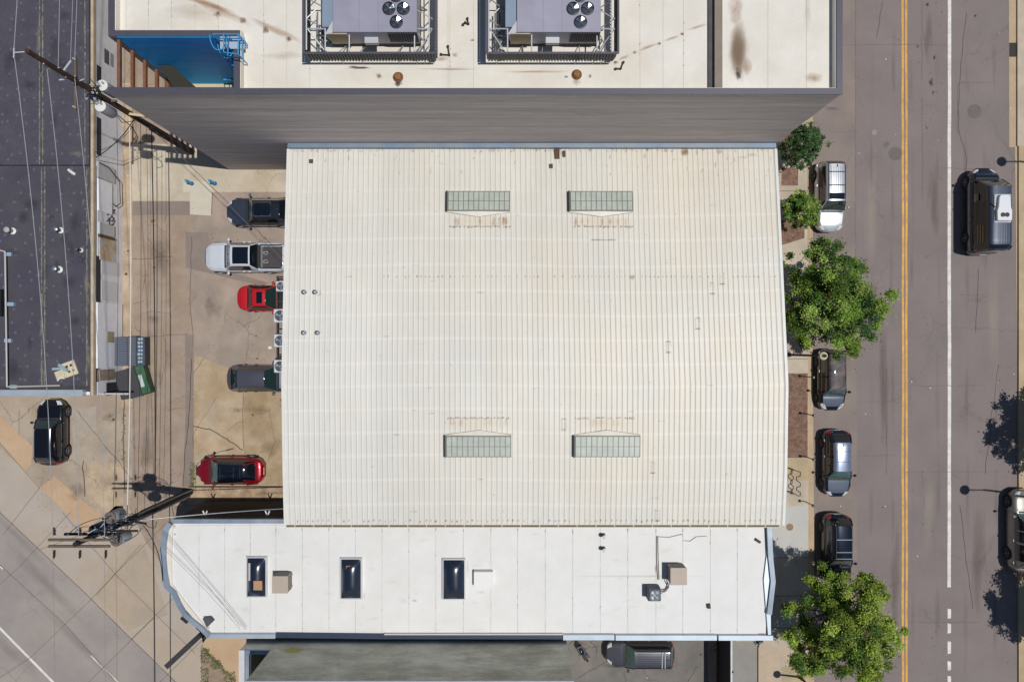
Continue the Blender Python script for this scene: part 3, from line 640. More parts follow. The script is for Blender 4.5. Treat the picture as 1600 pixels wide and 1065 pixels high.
b_ = MB(); (xa_, ya_), (xb_, yb_) = poly[15], poly[16]
ym_ = ya_+(yb_-ya_)*.5
MB().box(xa_, xs_, ya_, ya_+.28, 4.9, 5.1).build('coping', M_copshade, sh, True)
MB().box(xa_, xs_, ya_+.29, ya_+.34, 4.9, 5.16).build('coping', M_mem2, sh, True)
MB().box(xs_, W(960, 0, zt)[0], ya_-.02, ya_+.3, 4.9, 5.2).build('coping', M_copw, sh, True)
MB().box(W(962, 0, zt)[0], W(1120, 0, zt)[0], ya_-.03, ya_+.28, 4.9, 5.22).build('coping', M_copw, sh, True)
MB().box(W(1123, 0, zt)[0], W(1208, 0, zt)[0], ya_-.04, ya_+.26, 4.9, 5.2).build('coping', M_copw, sh, True)
cope(17, 20, mat('coping_steel', '77828f', .42, metal=.35, var=.2, scale=1.0), .3, .01)
mb = MB(); q = WP([(1203, 822), (1193, 905), (1200, 996)], 5.0); q2 = WP([(1197, 822), (1197, 905), (1197, 996)], 5.0)
mb.prism([q[0], q[1], q[2], W(1204, 996, 5)], 4.94, 5.06); mb.build('roof_upstand', M_copw, sh, True)
ST_pond = stain_mat('pond_dust', '8f8a7e', 0.10, 0.9, 2.0)
# membrane seams
mb = MB()
for i, px in enumerate((311, 351, 391, 431, 472.5, 514, 555.5, 597, 639, 681, 724, 767, 809, 852, 895, 938, 981, 1025, 1067, 1110, 1152)):
    x = W(px, 0, 4.93)[0]; y0 = W(0, 992, 4.93)[1]; y1 = -11.1
    if px == 311: y0 = W(0, 955, 4.93)[1]
    mb.box(x-.016, x+.016, y0, y1, 4.932, 4.94)
mb.build('seam', mat('seam_grey', 'b9b6ae', .7, var=.2, scale=2, color2='cdcbc6'), sh, True)
mb = MB(); mb.box(OW[1][0]+.4, -13.6, -11.32, -11.3, 4.935, 4.945); mb.build('seam', MATS['seam_grey'], sh, True)
for i, px in enumerate((351, 431, 472, 514, 597, 639, 681, 724, 767, 809, 852, 895, 981, 1025, 1067, 1152)):
    stain('dirt_stain', px, 826+rnd.uniform(0, 4), 1.0, 6, 4.95, ST_oil, 0, sh)
for px, py, rx, ry, m in ((648, 938, 8, 4, ST_soft), (1190, 990, 12, 3, ST_brown), (1165, 992, 6, 3, ST_brown), (1193, 821, 8, 3, ST_brown), (730, 890, 5, 26, ST_light), (569, 930, 4, 8, ST_light), (273, 822, 4, 7, ST_rust), (273, 834, 3, 3, ST_brown), (1025, 888, 4, 14, ST_rust), (752, 925, 14, 5, ST_light), (720, 820, 120, 4, ST_light), (326, 980, 5, 4, ST_rust), (1000, 900, 180, 3, ST_light)):
    stain('dirt_stain', px, py, rx, ry, 4.952, m, 0, sh)
for _ in range(46):
    stain('dirt_stain', rnd.uniform(300, 1180), rnd.uniform(825, 985), rnd.uniform(6, 22), rnd.uniform(2, 9), 4.954+rnd.uniform(0, .003), ST_pond, rnd.uniform(-.3, .3), sh)
for _ in range(60):
    stain('dirt_stain', rnd.choice((311, 351, 391, 431, 472, 514, 555, 597, 639, 681, 724, 767, 809, 852, 895, 938, 981, 1025, 1067, 1110, 1152))+rnd.uniform(-.5, .5), rnd.uniform(825, 988), .7, rnd.uniform(1, 5), 4.958, ST_oil, 0, sh)
# skylights of the shop: smoked domes
M_dome = mat('smoked_dome', '1b2434', .22, coat=.6, spec=1.0, coat_rough=.12); M_domef = mat('dome_frame', 'c9ccd0', .4, metal=.3)
def dome(px0, py0, px1, py1, label, inside=False):
    z = 5.2; (X0, Y1), (X1, Y0) = W(px0, py0, z), W(px1, py1, z); cx, cy = (X0+X1)/2, (Y0+Y1)/2; a, b = (X1-X0)/2, (Y1-Y0)/2
    t_ = thing('roof_skylight', label, 'skylight', (cx, cy, 4.93), group='smoked skylights on the white roof')
    mb = MB()
    for q in ((-a, a, -b, -b+.07), (-a, a, b-.07, b), (-a, -a+.07, -b+.07, b-.07), (a-.07, a, -b+.07, b-.07)): mb.box(*q, 0, .24)
    mb.build('frame', M_domef, t_, bevel=.01)
    mb = MB(); rows = []
    n = 12
    for j in range(n+1):
        v = -1+2*j/n; r = []
        for i in range(n+1):
            q = -1+2*i/n; r.append((q*(a-.06), v*(b-.06), .2+.34*(1-abs(q)**2.2)*(1-abs(v)**5)))
        rows.append(r)
    mb.grid(rows); mb.build('dome', M_dome, t_, smooth=80)
    if inside:
        MB().box(-.05, a-.16, -b*.55, -.12, .5, .56).build('blind', mat('blind_tan', 'b08a66', .7), t_)
        MB().box(-a+.25, -a+.36, -b*.1, b-.3, .45, .49).build('reveal', mat('reveal_white', 'b8b6b0', .7), t_)
    return t_
dome(384, 870, 416, 933, 'smoked skylight showing a tan board inside, next to a tan cooler', True)
d_ = dome(531, 872, 565, 936, 'smoked skylight with a patch of orange inside its upper end')
MB().box(-.25, .05, .55, .9, .46, .475).build('board', mat('board_orange', 'a8623c', .7), d_)
dome(691, 873, 727, 937, 'smoked skylight with clean dark glass beside the white hatch')
# coolers and boxes on the white roof
M_tan = mat('cooler_tan', 'b0a396', .55, var=.05, scale=2)
def cooler(pxt, pyt, wpx, hpx, ht, label):
    z = 4.93; cx, cy = W(pxt, pyt, z+ht); k = (H-z-ht)/F; a, b = wpx*k/2, hpx*k/2
    t_ = thing('evaporative_cooler', label, 'cooler', (cx, cy, z), group='tan coolers on the white roof')
    MB().box(-a, a, -b, b, .08, ht).build('casing', M_tan, t_, bevel=.03)
    mb = MB()
    for s_ in (1, -1):
        n = 8
        for k in range(n):
            x = -a*.82+1.64*a*k/(n-1); mb.box(x-.022, x+.022, s_*(b+.004)-.008, s_*(b+.004)+.008, .16, ht-.1)
        for k in range(n):
            y = -b*.82+1.64*b*k/(n-1); mb.box(s_*(a+.004)-.008, s_*(a+.004)+.008, y-.022, y+.022, .16, ht-.1)
    mb.build('louver', mat('louver_brown', '4c443c', .8), t_)  # dark brown slats standing proud of the casing
    MB().box(-a-.02, a+.02, -b-.02, b+.02, ht-.05, ht+.01).build('lid', M_tan, t_, bevel=.02)
    mb = MB()
    for q in (-1, 1): mb.box(-a, a, q*b*.7-.05, q*b*.7+.05, 0, .08)
    mb.build('skid', mat('skid_wood', '6e5c46', .8), t_)
cooler(437.5, 913, 24, 26, .95, 'tan slatted cooler beside the first smoked skylight on the white roof')
cooler(1060.5, 900, 25, 26, 1.0, 'tan slatted cooler joined by hoses to a dark condenser, on white roof')
x, y = W(755, 906, 5.5); ha = MB().box(x-.6, x+.6, y-.48, y+.48, 4.93, 5.36); o = ha.build('roof_hatch', mat('hatch_white', 'e4e4e2', .5), bevel=.03); tag(o, 'plain white square roof hatch beside the clean dark skylight', 'roof hatch')
x, y = W(1023, 929, 5.75); condenser(x, y, 4.93, .78, .85, 'dark grey condenser with round fan standing on the white roof', mat('condenser_dark', '3c444e', .5, var=.1), None, 'roof_condenser', 4)
mb = MB(); zz = 5.1
for o_ in (0, .12):
    P = [W(1047-4*o_*8, 906+o_*18, 5.3), W(1045, 914+o_*20, 5.1), W(1040, 920+o_*22, 5.0), W(1032, 922+o_*28, 5.05)]
    mb.path([(*P[i], (5.35, 5.12, 5.02, 5.15)[i]) for i in range(4)], .03, 6)
mb.path([(*W(1026, 837, 4.97), 4.97), (*W(1026, 872, 4.97), 4.97), (*W(1028, 905, 4.97), 4.97)], .028, 6)
mb.path([(*W(1028, 837, 4.97), 4.97), (*W(1028.6, 872, 4.97), 4.97), (*W(1030, 905, 4.97), 4.97)], .02, 6)
mb.path([(*W(1028, 838, 4.98), 4.98), (*W(1045, 839, 4.97), 4.97), (*W(1066, 834, 4.97), 4.97)], .02, 5)
mb.path([(*W(1068, 844, 4.97), 4.97), (*W(1078, 845, 4.97), 4.97), (*W(1088, 838, 4.97), 4.97), (*W(1104, 837, 4.97), 4.97)], .016, 5)
o = mb.build('roof_conduit', mat('conduit_grey', '7d7a76', .6)); tag(o, 'grey conduits and hoses running across white roof to cooler and condenser', 'conduit')
for px, py, lb in ((945, 840, 'white capped vent with dark flue, upper of two on the white roof'), (945, 861, 'white capped vent with dark flue, lower of two on the white roof')):
    x, y = W(px, py, 5.6); t_ = thing('flue', lb, 'flue', (x, y, 4.93), group='flues on the white roof')
    MB().lathe([(.14, 0), (.11, .06), (.09, .5)], 14).build('pipe', mat('flue_dark', '57534e', .6, metal=.3), t_, smooth=True)
    MB().lathe([(.13, .5), (.14, .56), (.02, .64)], 14).build('cap', M_trim, t_, smooth=True)
for px, py, ro_, lb in ((1108, 947, .1, 'small black box near the lower side of the white roof'), (1185, 845, -.6, 'small tilted black box near the street corner of the white roof')):
    x, y = W(px, py, 5.1); mb = MB(); c_, s_ = math.cos(ro_), math.sin(ro_)
    q = [(x+a*c_-b*s_, y+a*s_+b*c_) for a, b in ((-.1, -.14), (.1, -.14), (.1, .14), (-.1, .14))]
    if 'tilted' in lb: q = [(x+a*c_-b*s_, y+a*s_+b*c_) for a, b in ((-.18, -.08), (.18, -.08), (.18, .08), (-.18, .08))]
    o = mb.prism(q, 4.935, 5.08).build('roof_box', mat('box_black', '1f1f20', .6)); tag(o, lb, 'box', 'black boxes on the white roof')
# service bits on the black north face
for px in (320.5, 418):
    x, y = W(px, 802, 4.3); t_ = thing('wall_lamp', 'pale twin wall lamp on black wall, '+('nearer the utility pole' if px < 400 else 'nearer the warehouse roof'), 'wall lamp', (x, -10.8, 4.3), group='wall lamps on the black wall')
    MB().tube((-.03, 0, 0), (-.14, .26, .02), .045, 8).build('lamp_head', M_trim, t_); MB().tube((.03, 0, 0), (.14, .26, .02), .045, 8).build('lamp_head', M_trim, t_)
    MB().box(-.07, .07, -.02, .06, -.06, .06).build('bracket', M_galv, t_)
# the blade sign at the corner
x0, y0 = W(321, 984, 4.6); d = Vector((x0, y0)).normalized(); sg = thing('blade_sign', 'long dark blade sign projecting diagonally from the shop corner', 'sign', (x0, y0, 3.2), math.atan2(d.y, d.x))
MB().box(0, 2.05, -.16, .16, 0, 3.45).build('panel', mat('sign_dark', '38363a', .5, var=.12, scale=2), sg, bevel=.01)
MB().box(-.1, 1.0, -.05, .05, .9, 1.0).build('arm', MATS['rack_black'], sg)
MB().box(2.052, 2.07, -.13, .13, .1, 3.35).build('edge_strip', mat('sign_edge', '45434a', .5), sg)
q = WP([(314, 968), (325, 967), (330, 973), (321, 982)], 5.5)
o = MB().prism(q, 4.935, 5.3).build('roof_box', mat('box_slate', '4a4f58', .6)); tag(o, 'slate grey angular sheet metal box behind blade sign on white roof corner', 'box')
mb = MB(); mb.beam((*W(284, 963, 4.6), 4.6), (*W(294, 971, 4.6), 4.6), .22, .2); o = mb.build('floodlight', MATS['box_black']); tag(o, 'black floodlight box on curved front, farther from the blade sign', 'floodlight', 'floodlights on the curved front')
mb = MB(); mb.beam((*W(309, 977, 4.6), 4.6), (*W(318, 984, 4.6), 4.6), .25, .3); o = mb.build('floodlight', MATS['box_black']); tag(o, 'black floodlight box on curved front touching the blade sign', 'floodlight', 'floodlights on the curved front')
# ---------------------------------------------------------------- the tall grey block along the north
tb = thing('grey_block', 'tall grey stucco block with pale flat roof, blue stair recess and rooftop units', 'building', (-1.6, 17, 0))
ZT, ZF = 14.5, 14.05
XL, XR, Y0B, Y1B = W(170, 0, ZT)[0], 16.29, 12.36, 40.0
nx1, ny1 = W(366, 0, ZT)[0], W(0, 56, ZT)[1]     # inner corner of the recess
M_st = mat('stucco_grey', 'c4bbb6', .95, var=.14, scale=1.1, stretch=(.10, 1, 2.2), fine=.14, fscale=6, color2='bbb0aa', spec=.15)
M_mb = mat('roof_cream', 'dedad1', .6, var=.05, scale=.5, fine=.02, fscale=8, color2='d6cfc2')
M_cop2 = mat('coping_slate', '55545f', .45, metal=.2, var=.06)
poly_t = [(nx1, Y0B), (XR, Y0B), (XR, Y1B), (XL, Y1B), (XL, ny1), (nx1, ny1)]
MB().prism(poly_t, 0, ZF-.02).build('wall', M_st, tb, True)
MB().prism([(x, y) for x, y in inset(poly_t, .2)], ZF-.018, ZF).build('roof', M_mb, tb, True)
# south wall runs on in front of the recess
MB().box(XL, nx1-.01, Y0B, Y0B+.28, 0, ZT-.02).build('screen_wall', M_st, tb, True)
mb = MB(); band(mb, inset(poly_t, .03), .22, ZF-.01, ZT-.05, True) if False else None
mb = MB()
I = poly_t; ot = inset(poly_t, .25)
for i in range(6):
    j = (i+1) % 6; mb.prism([I[i], I[j], ot[j], ot[i]], ZF-.03, ZT-.06)
mb.build('parapet', M_st, tb, True)
mb = MB(); la = inset(poly_t, .252); lb2_ = inset(poly_t, .31)
for i in range(6):
    j = (i+1) % 6; mb.prism([la[i], la[j], lb2_[j], lb2_[i]], ZF+.001, ZT-.065)
mb.build('parapet_lining', M_mb, tb, True)
mb = MB(); oo = inset(poly_t, -.03); oi = inset(poly_t, .27)
for i in range(6):
    j = (i+1) % 6; mb.prism([oo[i], oo[j], oi[j], oi[i]], ZT-.058, ZT+.0)
mb.build('coping', M_cop2, tb, True)
MB().box(XL-.03, nx1-.04, Y0B-.03, Y0B+.31, ZT-.018, ZT+.005).build('coping', M_cop2, tb, True)
mb = MB()
for zz_ in (3.2, 6.3, 9.4, 12.4): mb.box(XL+.05, XR-.05, Y0B-.004, Y0B+.01, zz_, zz_+.025)
mb.build('wall_joint', mat('wall_joint', '8f8782', .9), tb, True)
# recess lined in blue
M_blue = mat('blue_wall', (.001, .42, 1.0), .5, spec=.15, var=.2, scale=1.2, stretch=(.3, 1, 2.5))
MB().box(XL+.35, nx1-.03, ny1-.05, ny1-.002, 0, ZT-.07).build('blue_wall', M_blue, tb, True)
MB().box(nx1-.05, nx1-.002, Y0B+.3, ny1-.06, 0, ZT-.07).build('blue_wall', M_blue, tb, True)
MB().box(XL, XL+.34, ny1-.06, ny1-.003, 0, ZT-.06).build('corner_trim', M_cop2, tb, True)
MB().box(XL+.4, nx1-.06, Y0B+.3, ny1-.06, 8.35, 8.5).build('landing', mat('landing_cream', 'c9bb9d', .85, var=.08), tb, True)
MB().beam((-16.3, ny1-.12, 9.3), (nx1-.08, ny1-.12, 8.9), .06, .08).build('landing_rail', mat('rail_blue', '3aa0d8', .5), tb, True)
MB().add([(-19.05, 15.1, 11.1), (-18.25, 15.1, 11.1), (-17.4, 14.3, 10.0), (-18.6, 14.3, 10.0), (-19.05, 15.1, 11.2), (-18.25, 15.1, 11.2), (-17.4, 14.3, 10.1), (-18.6, 14.3, 10.1)], [(0, 1, 2, 3), (7, 6, 5, 4), (0, 4, 5, 1), (1, 5, 6, 2), (2, 6, 7, 3), (3, 7, 4, 0)]).build('recess_canopy', mat('canopy_olive', '45443c', .8), tb, True)
M_beam = mat('beam_brown', '7a5138', .8, var=.25, scale=4)
z = ZT-.25; k = 0
while z > 1:
    MB().box(XL+.25, XL+.40, Y0B+.3, ny1-.07, z-.2, z).build('steel_beam', M_beam, tb, True); z -= 1.2; k += 1
# roof joint, stains
xd = W(1119, 0, ZF)[0]
MB().box(xd-.16, xd+.22, Y0B+.27, Y1B, ZF, ZF+.3).build('expansion_joint', mat('joint_tan', '857a6d', .7, var=.1), tb, True)
MB().box(xd-.42, xd-.17, Y0B+.27, Y1B, ZF+.003, ZF+.1).build('expansion_joint', mat('joint_metal_shade', '4b4a4c', .7, var=.2), tb, True)  # slate tone joins the curb's cast shadow with the metal's own colour
mb = MB()
for px in (197, 232, 268, 305, 341, 412, 448, 484, 700, 703, 740, 1000, 1036, 1068, 1200, 1260):
    x = W(px, 0, ZF)[0]; ya = W(0, 52, ZF)[1] if px < 366 else Y0B+.3
    mb.box(x-.012, x+.012, ya, Y1B, ZF+.002, ZF+.008)
mb.build('seam', mat('seam_cream', 'c5beb0', .7), tb, True)
import itertools; cnt = itertools.count()
for px, py, rx, ry, m, ro_ in ((1153, 82, 24, 62, ST_rust, 0), (1153, 82, 19, 62, ST_big, 0), (1150, 16, 18, 30, ST_rust, 0), (1153, 115, 7, 14, ST_oil, 0), (1168, 105, 10, 24, ST_rust, 0), (622, 121, 11, 11, ST_brown, 0), (622, 130, 8, 8, ST_oil, 0), (592, 119, 6, 6, ST_brown, 0),
                      (560, 106, 26, 4, ST_oil, 0), (901, 117, 12, 11, ST_brown, 0), (901, 128, 10, 8, ST_rust, 0), (885, 120, 5, 3, ST_brown, 0), (922, 119, 4, 5, ST_brown, 0), (1272, 122, 20, 14, ST_rust, 0),
                      (415, 47, 8, 9, ST_brown, 0), (451, 61, 7, 7, ST_brown, 0), (380, 32, 8, 8, ST_brown, 0), (340, 22, 9, 7, ST_brown, 0), (345, 16, 70, 11, ST_rust, -.45), (430, 47, 70, 9, ST_rust, -.42), (320, 5, 70, 7, ST_rust, -.35),
                      (992, 82, 5, 4, ST_brown, 0), (1030, 68, 5, 4, ST_brown, 0), (1066, 53, 5, 4, ST_brown, 0), (975, 90, 14, 4, ST_rust, .4), (1012, 74, 24, 4, ST_rust, .35), (1050, 60, 22, 3, ST_rust, .35), (1090, 42, 25, 4, ST_rust, .3), (962, 98, 6, 5, ST_brown, 0),
                      (711, 86, 7, 6, ST_rust, 0), (690, 92, 14, 6, ST_rust, 0), (738, 63, 5, 3, ST_brown, 0), (440, 87, 40, 12, ST_light, 0), (1262, 20, 8, 40, ST_light, 0), (840, 112, 70, 3, ST_rust, 0), (700, 108, 70, 3, ST_rust, 0), (300, 20, 80, 20, ST_light, 0)):
    stain('roof_stain', px, py, rx*1.25, ry*1.25, ZF+.009+.0006*next(cnt), m, ro_, tb)
for i in range(40):
    px = rnd.choice((232, 268, 305, 341, 412, 484, 703, 1000, 1068)); py = rnd.uniform(2, 50) if px < 360 else rnd.uniform(2, 125)
    stain('roof_stain', px+rnd.uniform(-1, 1), py, 1.4, 1.6, ZF+.04, ST_oil, 0, tb)
for px, py, lb in ((622, 121, 'rusty round roof drain below the first rooftop unit'), (901, 117, 'rusty round roof drain below the second rooftop unit')):
    x, y = W(px, py, ZF); t_ = thing('roof_drain', lb, 'roof drain', (x, y, ZF+.017), group='rusty drains on the cream roof')
    MB().lathe([(.26, 0), (.24, .03), (.17, .04)], 18).build('flange', mat('drain_rust', '6e4a28', .8, var=.3, scale=9), t_, smooth=True)
    MB().lathe([(.16, .04), (.15, .14), (.05, .18)], 14).build('dome', mat('drain_rust2', '94683c', .8, var=.3, scale=9), t_, smooth=True)
for px, py, pts, lb in ((728, 40, [(-.14, 0), (-.03, .1), (.12, .05), (.08, .3)], 'small black cable bracket lying between the two rooftop units'), (702, 80, [(-.4, -.2), (0, -.22), (-.06, .2)], 'dark rusty angle bracket lying right of the first rooftop unit'), (968, 105, [(-.2, -.12), (.05, -.1), (.18, .2)], 'black bent rod lying just below the second rooftop unit')):
    x, y = W(px, py, ZF); mb = MB(); mb.path([(x+a, y+b, ZF+.07) for a, b in pts], .035, 6)
    for a, b in pts: mb.lathe([(.06, ZF+.02), (.06, ZF+.13)], 10, (x+a, y+b))
    o = mb.build('roof_bracket', mat('bracket_black', '2a2622', .7)); tag(o, lb, 'bracket', 'brackets lying on the cream roof')
# rooftop units in louvred screens
M_rtu = mat('unit_lilac', '9b9aab', .45, metal=.1, var=.05, scale=1.2, color2='9694a3'); M_rtu2 = mat('unit_bluegrey', '8696a8', .45, metal=.1, var=.05)
M_lv = mat('screen_grey', '5c5c57', .6, var=.1, scale=2); M_steel = mat('steel_pale', 'c3c5c9', .45, metal=.3); M_beige = mat('unit_beige', 'b3a283', .7, var=.08)
M_fanc = mat('fan_mirror', '2c3036', .25, metal=.7)
def rtu(dx, lb1, lb2):
    x0, x1, yf = -8.95+dx, -4.42+dx, 14.85; yb = 18.6; zb, zt_ = ZF+.35, 15.65
    t_ = thing('rooftop_unit', lb1, 'rooftop unit', ((x0+x1)/2, 16.6, ZF), group='rooftop air handling units')
    MB().box(x0+.55, x1, yf, yb, zb, zt_).build('casing', M_rtu, t_, True, bevel=.02)
    MB().box(x0, x0+.54, yf+.3, yb, zb, zt_-.12).build('end_section', M_rtu2, t_, True, bevel=.02)
    MB().box(x0+.1, x1, yf+.05, yb, ZF, zb-.003).build('curb', mat('curb_dark', '45443f', .8), t_, True)
    mb = MB().add([(x0+.1, yf-.02, zt_-.25), (x0+.54, yf-.02, zt_-.02), (x0+.54, yf+.55, zt_-.02), (x0+.3, yf-.02, zb), (x0+.56, yf-.02, zb)], [(0, 1, 2), (0, 3, 4, 1)]); mb.build('hood', mat('hood_white', 'd8d6da', .5), t_, True)
    MB().box(x0+.25, x0+1.2, yf-.06, yf-.005, zb+.1, zt_-.1).build('side_panel', M_beige, t_, True)
    mb = MB()
    for k in range(12): x = x1-1.4+k*.115; mb.box(x, x+.05, yf-.05, yf-.003, zb+.25, zt_-.08)
    mb.build('coil_guard', mat('coil_dark', '45424c', .6), t_, True)
    MB().box(x1-1.42, x1-.02, yf-.012, yf-.002, zb+.2, zt_-.06).build('coil', mat('coil_black', '26242a', .6), t_, True)
    MB().box(x0+1.95, x0+2.6, yf-.3, yf-.01, zb+.5, zb+.75).build('control_box', M_steel, t_, True)
    for k in range(3):
        x = x0+1.8+k*.9; MB().box(x-.008, x+.008, yf+.01, yb, zt_+.001, zt_+.008).build('seam', mat('seam_lilac', '7f7f92', .5), t_, True) if k < 2 or 1 else 0
    for fx, fy in ((608, 14), (630.5, 14), (619.5, 35), (619, -6), (608, -28), (630, -28)):
        X, Y = W(fx, fy, zt_); X += dx
        fn = MB().lathe([(.31, zt_), (.31, zt_+.07), (.28, zt_+.075), (.27, zt_+.01), (.02, zt_+.01)], 22, (X, Y)).build('fan', mat('fan_ring', '3a3b44', .4, metal=.4), t_, True, smooth=True)
        mb = MB()
        for b_ in range(4):
            a0 = b_*PI/2+fx; A = [a0+i*.15 for i in range(6)]
            mb.add([(X, Y, zt_+.03)]+[(X+.26*math.cos(a), Y+.26*math.sin(a), zt_+.025+i*.012) for i, a in enumerate(A)], [tuple(range(7))])
        mb.lathe([(.07, zt_+.02), (.06, zt_+.07)], 10, (X, Y))
        mb.build('blade', mat('blade_chrome', 'a8b0b8', .25, metal=.9), fn).location = -wloc(fn)
    # pipes at the end
    mb = MB()
    for k in range(6):
        y = yf-.45+k*.22; mb.path([(x0-.05, y, zb+.1+k*.05), (x0-.35, y+.1, zb+.3), (x0-.55, y-.05, ZF+.1)], .035, 6)
    mb.path([(x0-.3, yf-.5, ZF+.3), (x0-.3, yf+1.5, ZF+.3)], .05, 8); mb.path([(x0-.5, yf-.5, ZF+.5), (x0-.5, yf+1.5, ZF+.45)], .04, 8)
    mb.build('pipe', M_galv, t_, True)
    # screen
    sx0, sx1, sy = -9.79+dx, -3.62+dx, 14.02; syb = 19.5; z0, z1 = ZF+.42, 15.4
    s_ = thing('louver_screen', lb2, 'screen', ((sx0+sx1)/2, sy, ZF), group='louvered screens round the rooftop units')
    def ribs(mb, p, q, n, nrm):
        p = Vector(p); q = Vector(q); nv = Vector(nrm)
        for k in range(n):
            a = p+(q-p)*(k/n); b = p+(q-p)*((k+.55)/n); c = p+(q-p)*((k+1)/n)
            mb.prism([(a.x, a.y), (b.x, b.y), (b.x+nv.x*.07, b.y+nv.y*.07), (a.x+nv.x*.07, a.y+nv.y*.07)], z0, z1)
        mb.prism([(p.x, p.y), (q.x, q.y), (q.x+nv.x*.012, q.y+nv.y*.012), (p.x+nv.x*.012, p.y+nv.y*.012)], z0+.01, z1-.01)
    mb = MB(); ribs(mb, (sx0, sy), (sx1, sy), 42, (0, -1)); mb.build('louver_panel', M_lv, s_, True)
    mb = MB(); ribs(mb, (sx0, sy+.02), (sx0, syb), 34, (-1, 0)); mb.build('louver_panel', M_lv, s_, True)
    mb = MB(); ribs(mb, (sx1, syb), (sx1, sy+.02), 34, (1, 0)); mb.build('louver_panel', M_lv, s_, True)
    MB().box(sx0-.1, sx1+.1, sy-.11, sy-.02, z1+.003, z1+.06).box(sx0-.11, sx0-.02, sy, syb, z1+.003, z1+.06).box(sx1+.02, sx1+.11, sy, syb, z1+.003, z1+.06).build('top_rail', M_cop2, s_, True)
    fr = MB(); zi = z1-.05; yi = sy+1.12
    fr.tube((sx0+.05, sy+.1, zi), (sx0+.05, syb, zi), .04, 6); fr.tube((sx1-.25, sy+.1, zi), (sx1-.25, syb, zi), .03, 6)
    for xx in (sx0+.95, sx0+2.1, sx1-.95): fr.tube((xx, sy+.06, zi), (xx, yi, zi), .035, 6)
    for xx in (sx0+.1, sx1-.95): fr.tube((xx, yi, zi), (xx+.85, yi, zi), .035, 6)
    fr.tube((sx0+.1, yi, zi), (sx0+.95, sy+.1, ZF+.6), .03, 6); fr.tube((sx1-.1, yi, zi), (sx1-.95, sy+.1, ZF+.6), .03, 6); fr.tube((sx1-.95, yi, zi), (sx1-.5, yi-.4, ZF+.6), .03, 6)
    for xx in (sx0+.5, sx0+1.6, sx0+2.6, sx0+4.4, sx1-.9, sx1-.5): fr.tube((xx, sy+.02, z0+.1), (xx-.12, sy-.02, ZF+.01), .025, 6); fr.tube((xx, sy+.1, z1-.2), (xx+.1, sy+.9, ZF+.02), .025, 6)
    fr.build('steel_frame', M_steel, s_, True); fr = MB()
    for k in range(4):
        yy = sy+1.6+k*1.0; fr.tube((sx0+.05, yy, zi), (sx0+.8, yy, ZF+.1), .03, 6); fr.tube((sx1-.1, yy, zi), (sx1-.8, yy, ZF+.1), .03, 6); fr.tube((sx0+.05, yy, zi), (sx0+.55, yy+.5, zi), .025, 6); fr.tube((sx1-.8, yy+.4, zi), (sx1-.1, yy, zi), .025, 6)
    fr.build('steel_frame', M_steel, s_, True)
rtu(0, 'lilac grey rooftop unit with round fans, nearer the blue recess', 'dark louvered screen round the rooftop unit nearer the blue recess')
rtu(8.72, 'lilac grey rooftop unit with round fans, nearer the street', 'dark louvered screen round the rooftop unit nearer the street')
# blue caged ladder with guard rails
cx, cy = -14.05, ny1-.42
ld = thing('caged_ladder', 'bright blue caged ladder climbing the recess wall onto the roof', 'ladder', (cx, cy, 8.5))
M_lb = mat('ladder_blue', '2f93c9', .45)
mb = MB()
for s_ in (-.25, .25): mb.tube((cx+s_, cy+.2, 10.2), (cx+s_, cy+.2, 15.1), .035, 6)
z = 10.3
while z < 14.6: mb.tube((cx-.25, cy+.2, z), (cx+.25, cy+.2, z), .02, 5); z += .3
mb.build('ladder', M_lb, ld, True)
mb = MB()
for zc in (10.6, 11.5, 12.4, 13.3, 14.2, 15.1):
    P = [(cx+.42*math.cos(a), cy+.2-.75*max(0, math.sin(a)) if True else 0, zc) for a in [PI*i/10 for i in range(11)]]
    P = [(cx+.42*math.cos(PI*i/10), cy+.2-.75*math.sin(PI*i/10), zc) for i in range(11)]; mb.path(P, .03, 5)
for i in (0, 2, 4, 6, 8, 10): mb.tube((cx+.42*math.cos(PI*i/10), cy+.2-.75*math.sin(PI*i/10), 10.5), (cx+.42*math.cos(PI*i/10), cy+.2-.75*math.sin(PI*i/10), 15.1), .022, 5)
mb.build('cage', M_lb, ld, True)
mb = MB(); zz = 15.35; r0, r1 = cx+.35, cx+1.05; ya, yb_ = cy-.75, cy+.12
for a, b in (((r0-.5, yb_), (r1, yb_)), ((r0, yb_), (r0+.0, ya)), ((r1, yb_), (r1, ya-.1)), ((r0, ya), (r1, ya-.1))):
    for h in (0, -.5): mb.tube((*a, zz+h), (*b, zz+h), .028, 6)
for p in ((r0, yb_), (r1, yb_), (r1, ya-.1), (r0, ya), (r1, cy)): mb.tube((*p, zz), (*p, ZT-.3), .028, 6)
mb.build('guard_rail', M_lb, ld, True)
MB().box(r0-.5, r1, cy-.25, cy+.35, ZT+.01, ZT+.06).build('platform', mat('platform_grey', 'a8b4c4', .5), ld, True)
for px, lb in ((293, 'blue bollard in the paved alley nearer the utility pole'), (329, 'blue bollard in the paved alley nearer the parked cars')):
    x, y = W(px+7, 287, 0); t_ = thing('bollard', lb, 'bollard', (x, y, 0), group='blue bollards by the grey block')
    MB().lathe([(.1, 0), (.1, .9), (.07, .97), (.01, 1.0)], 12).build('post', M_lb, t_, smooth=True); MB().lathe([(.15, 0), (.15, .05)], 12).build('base', mat('bollard_foot', '2a5a7c', .7), t_)

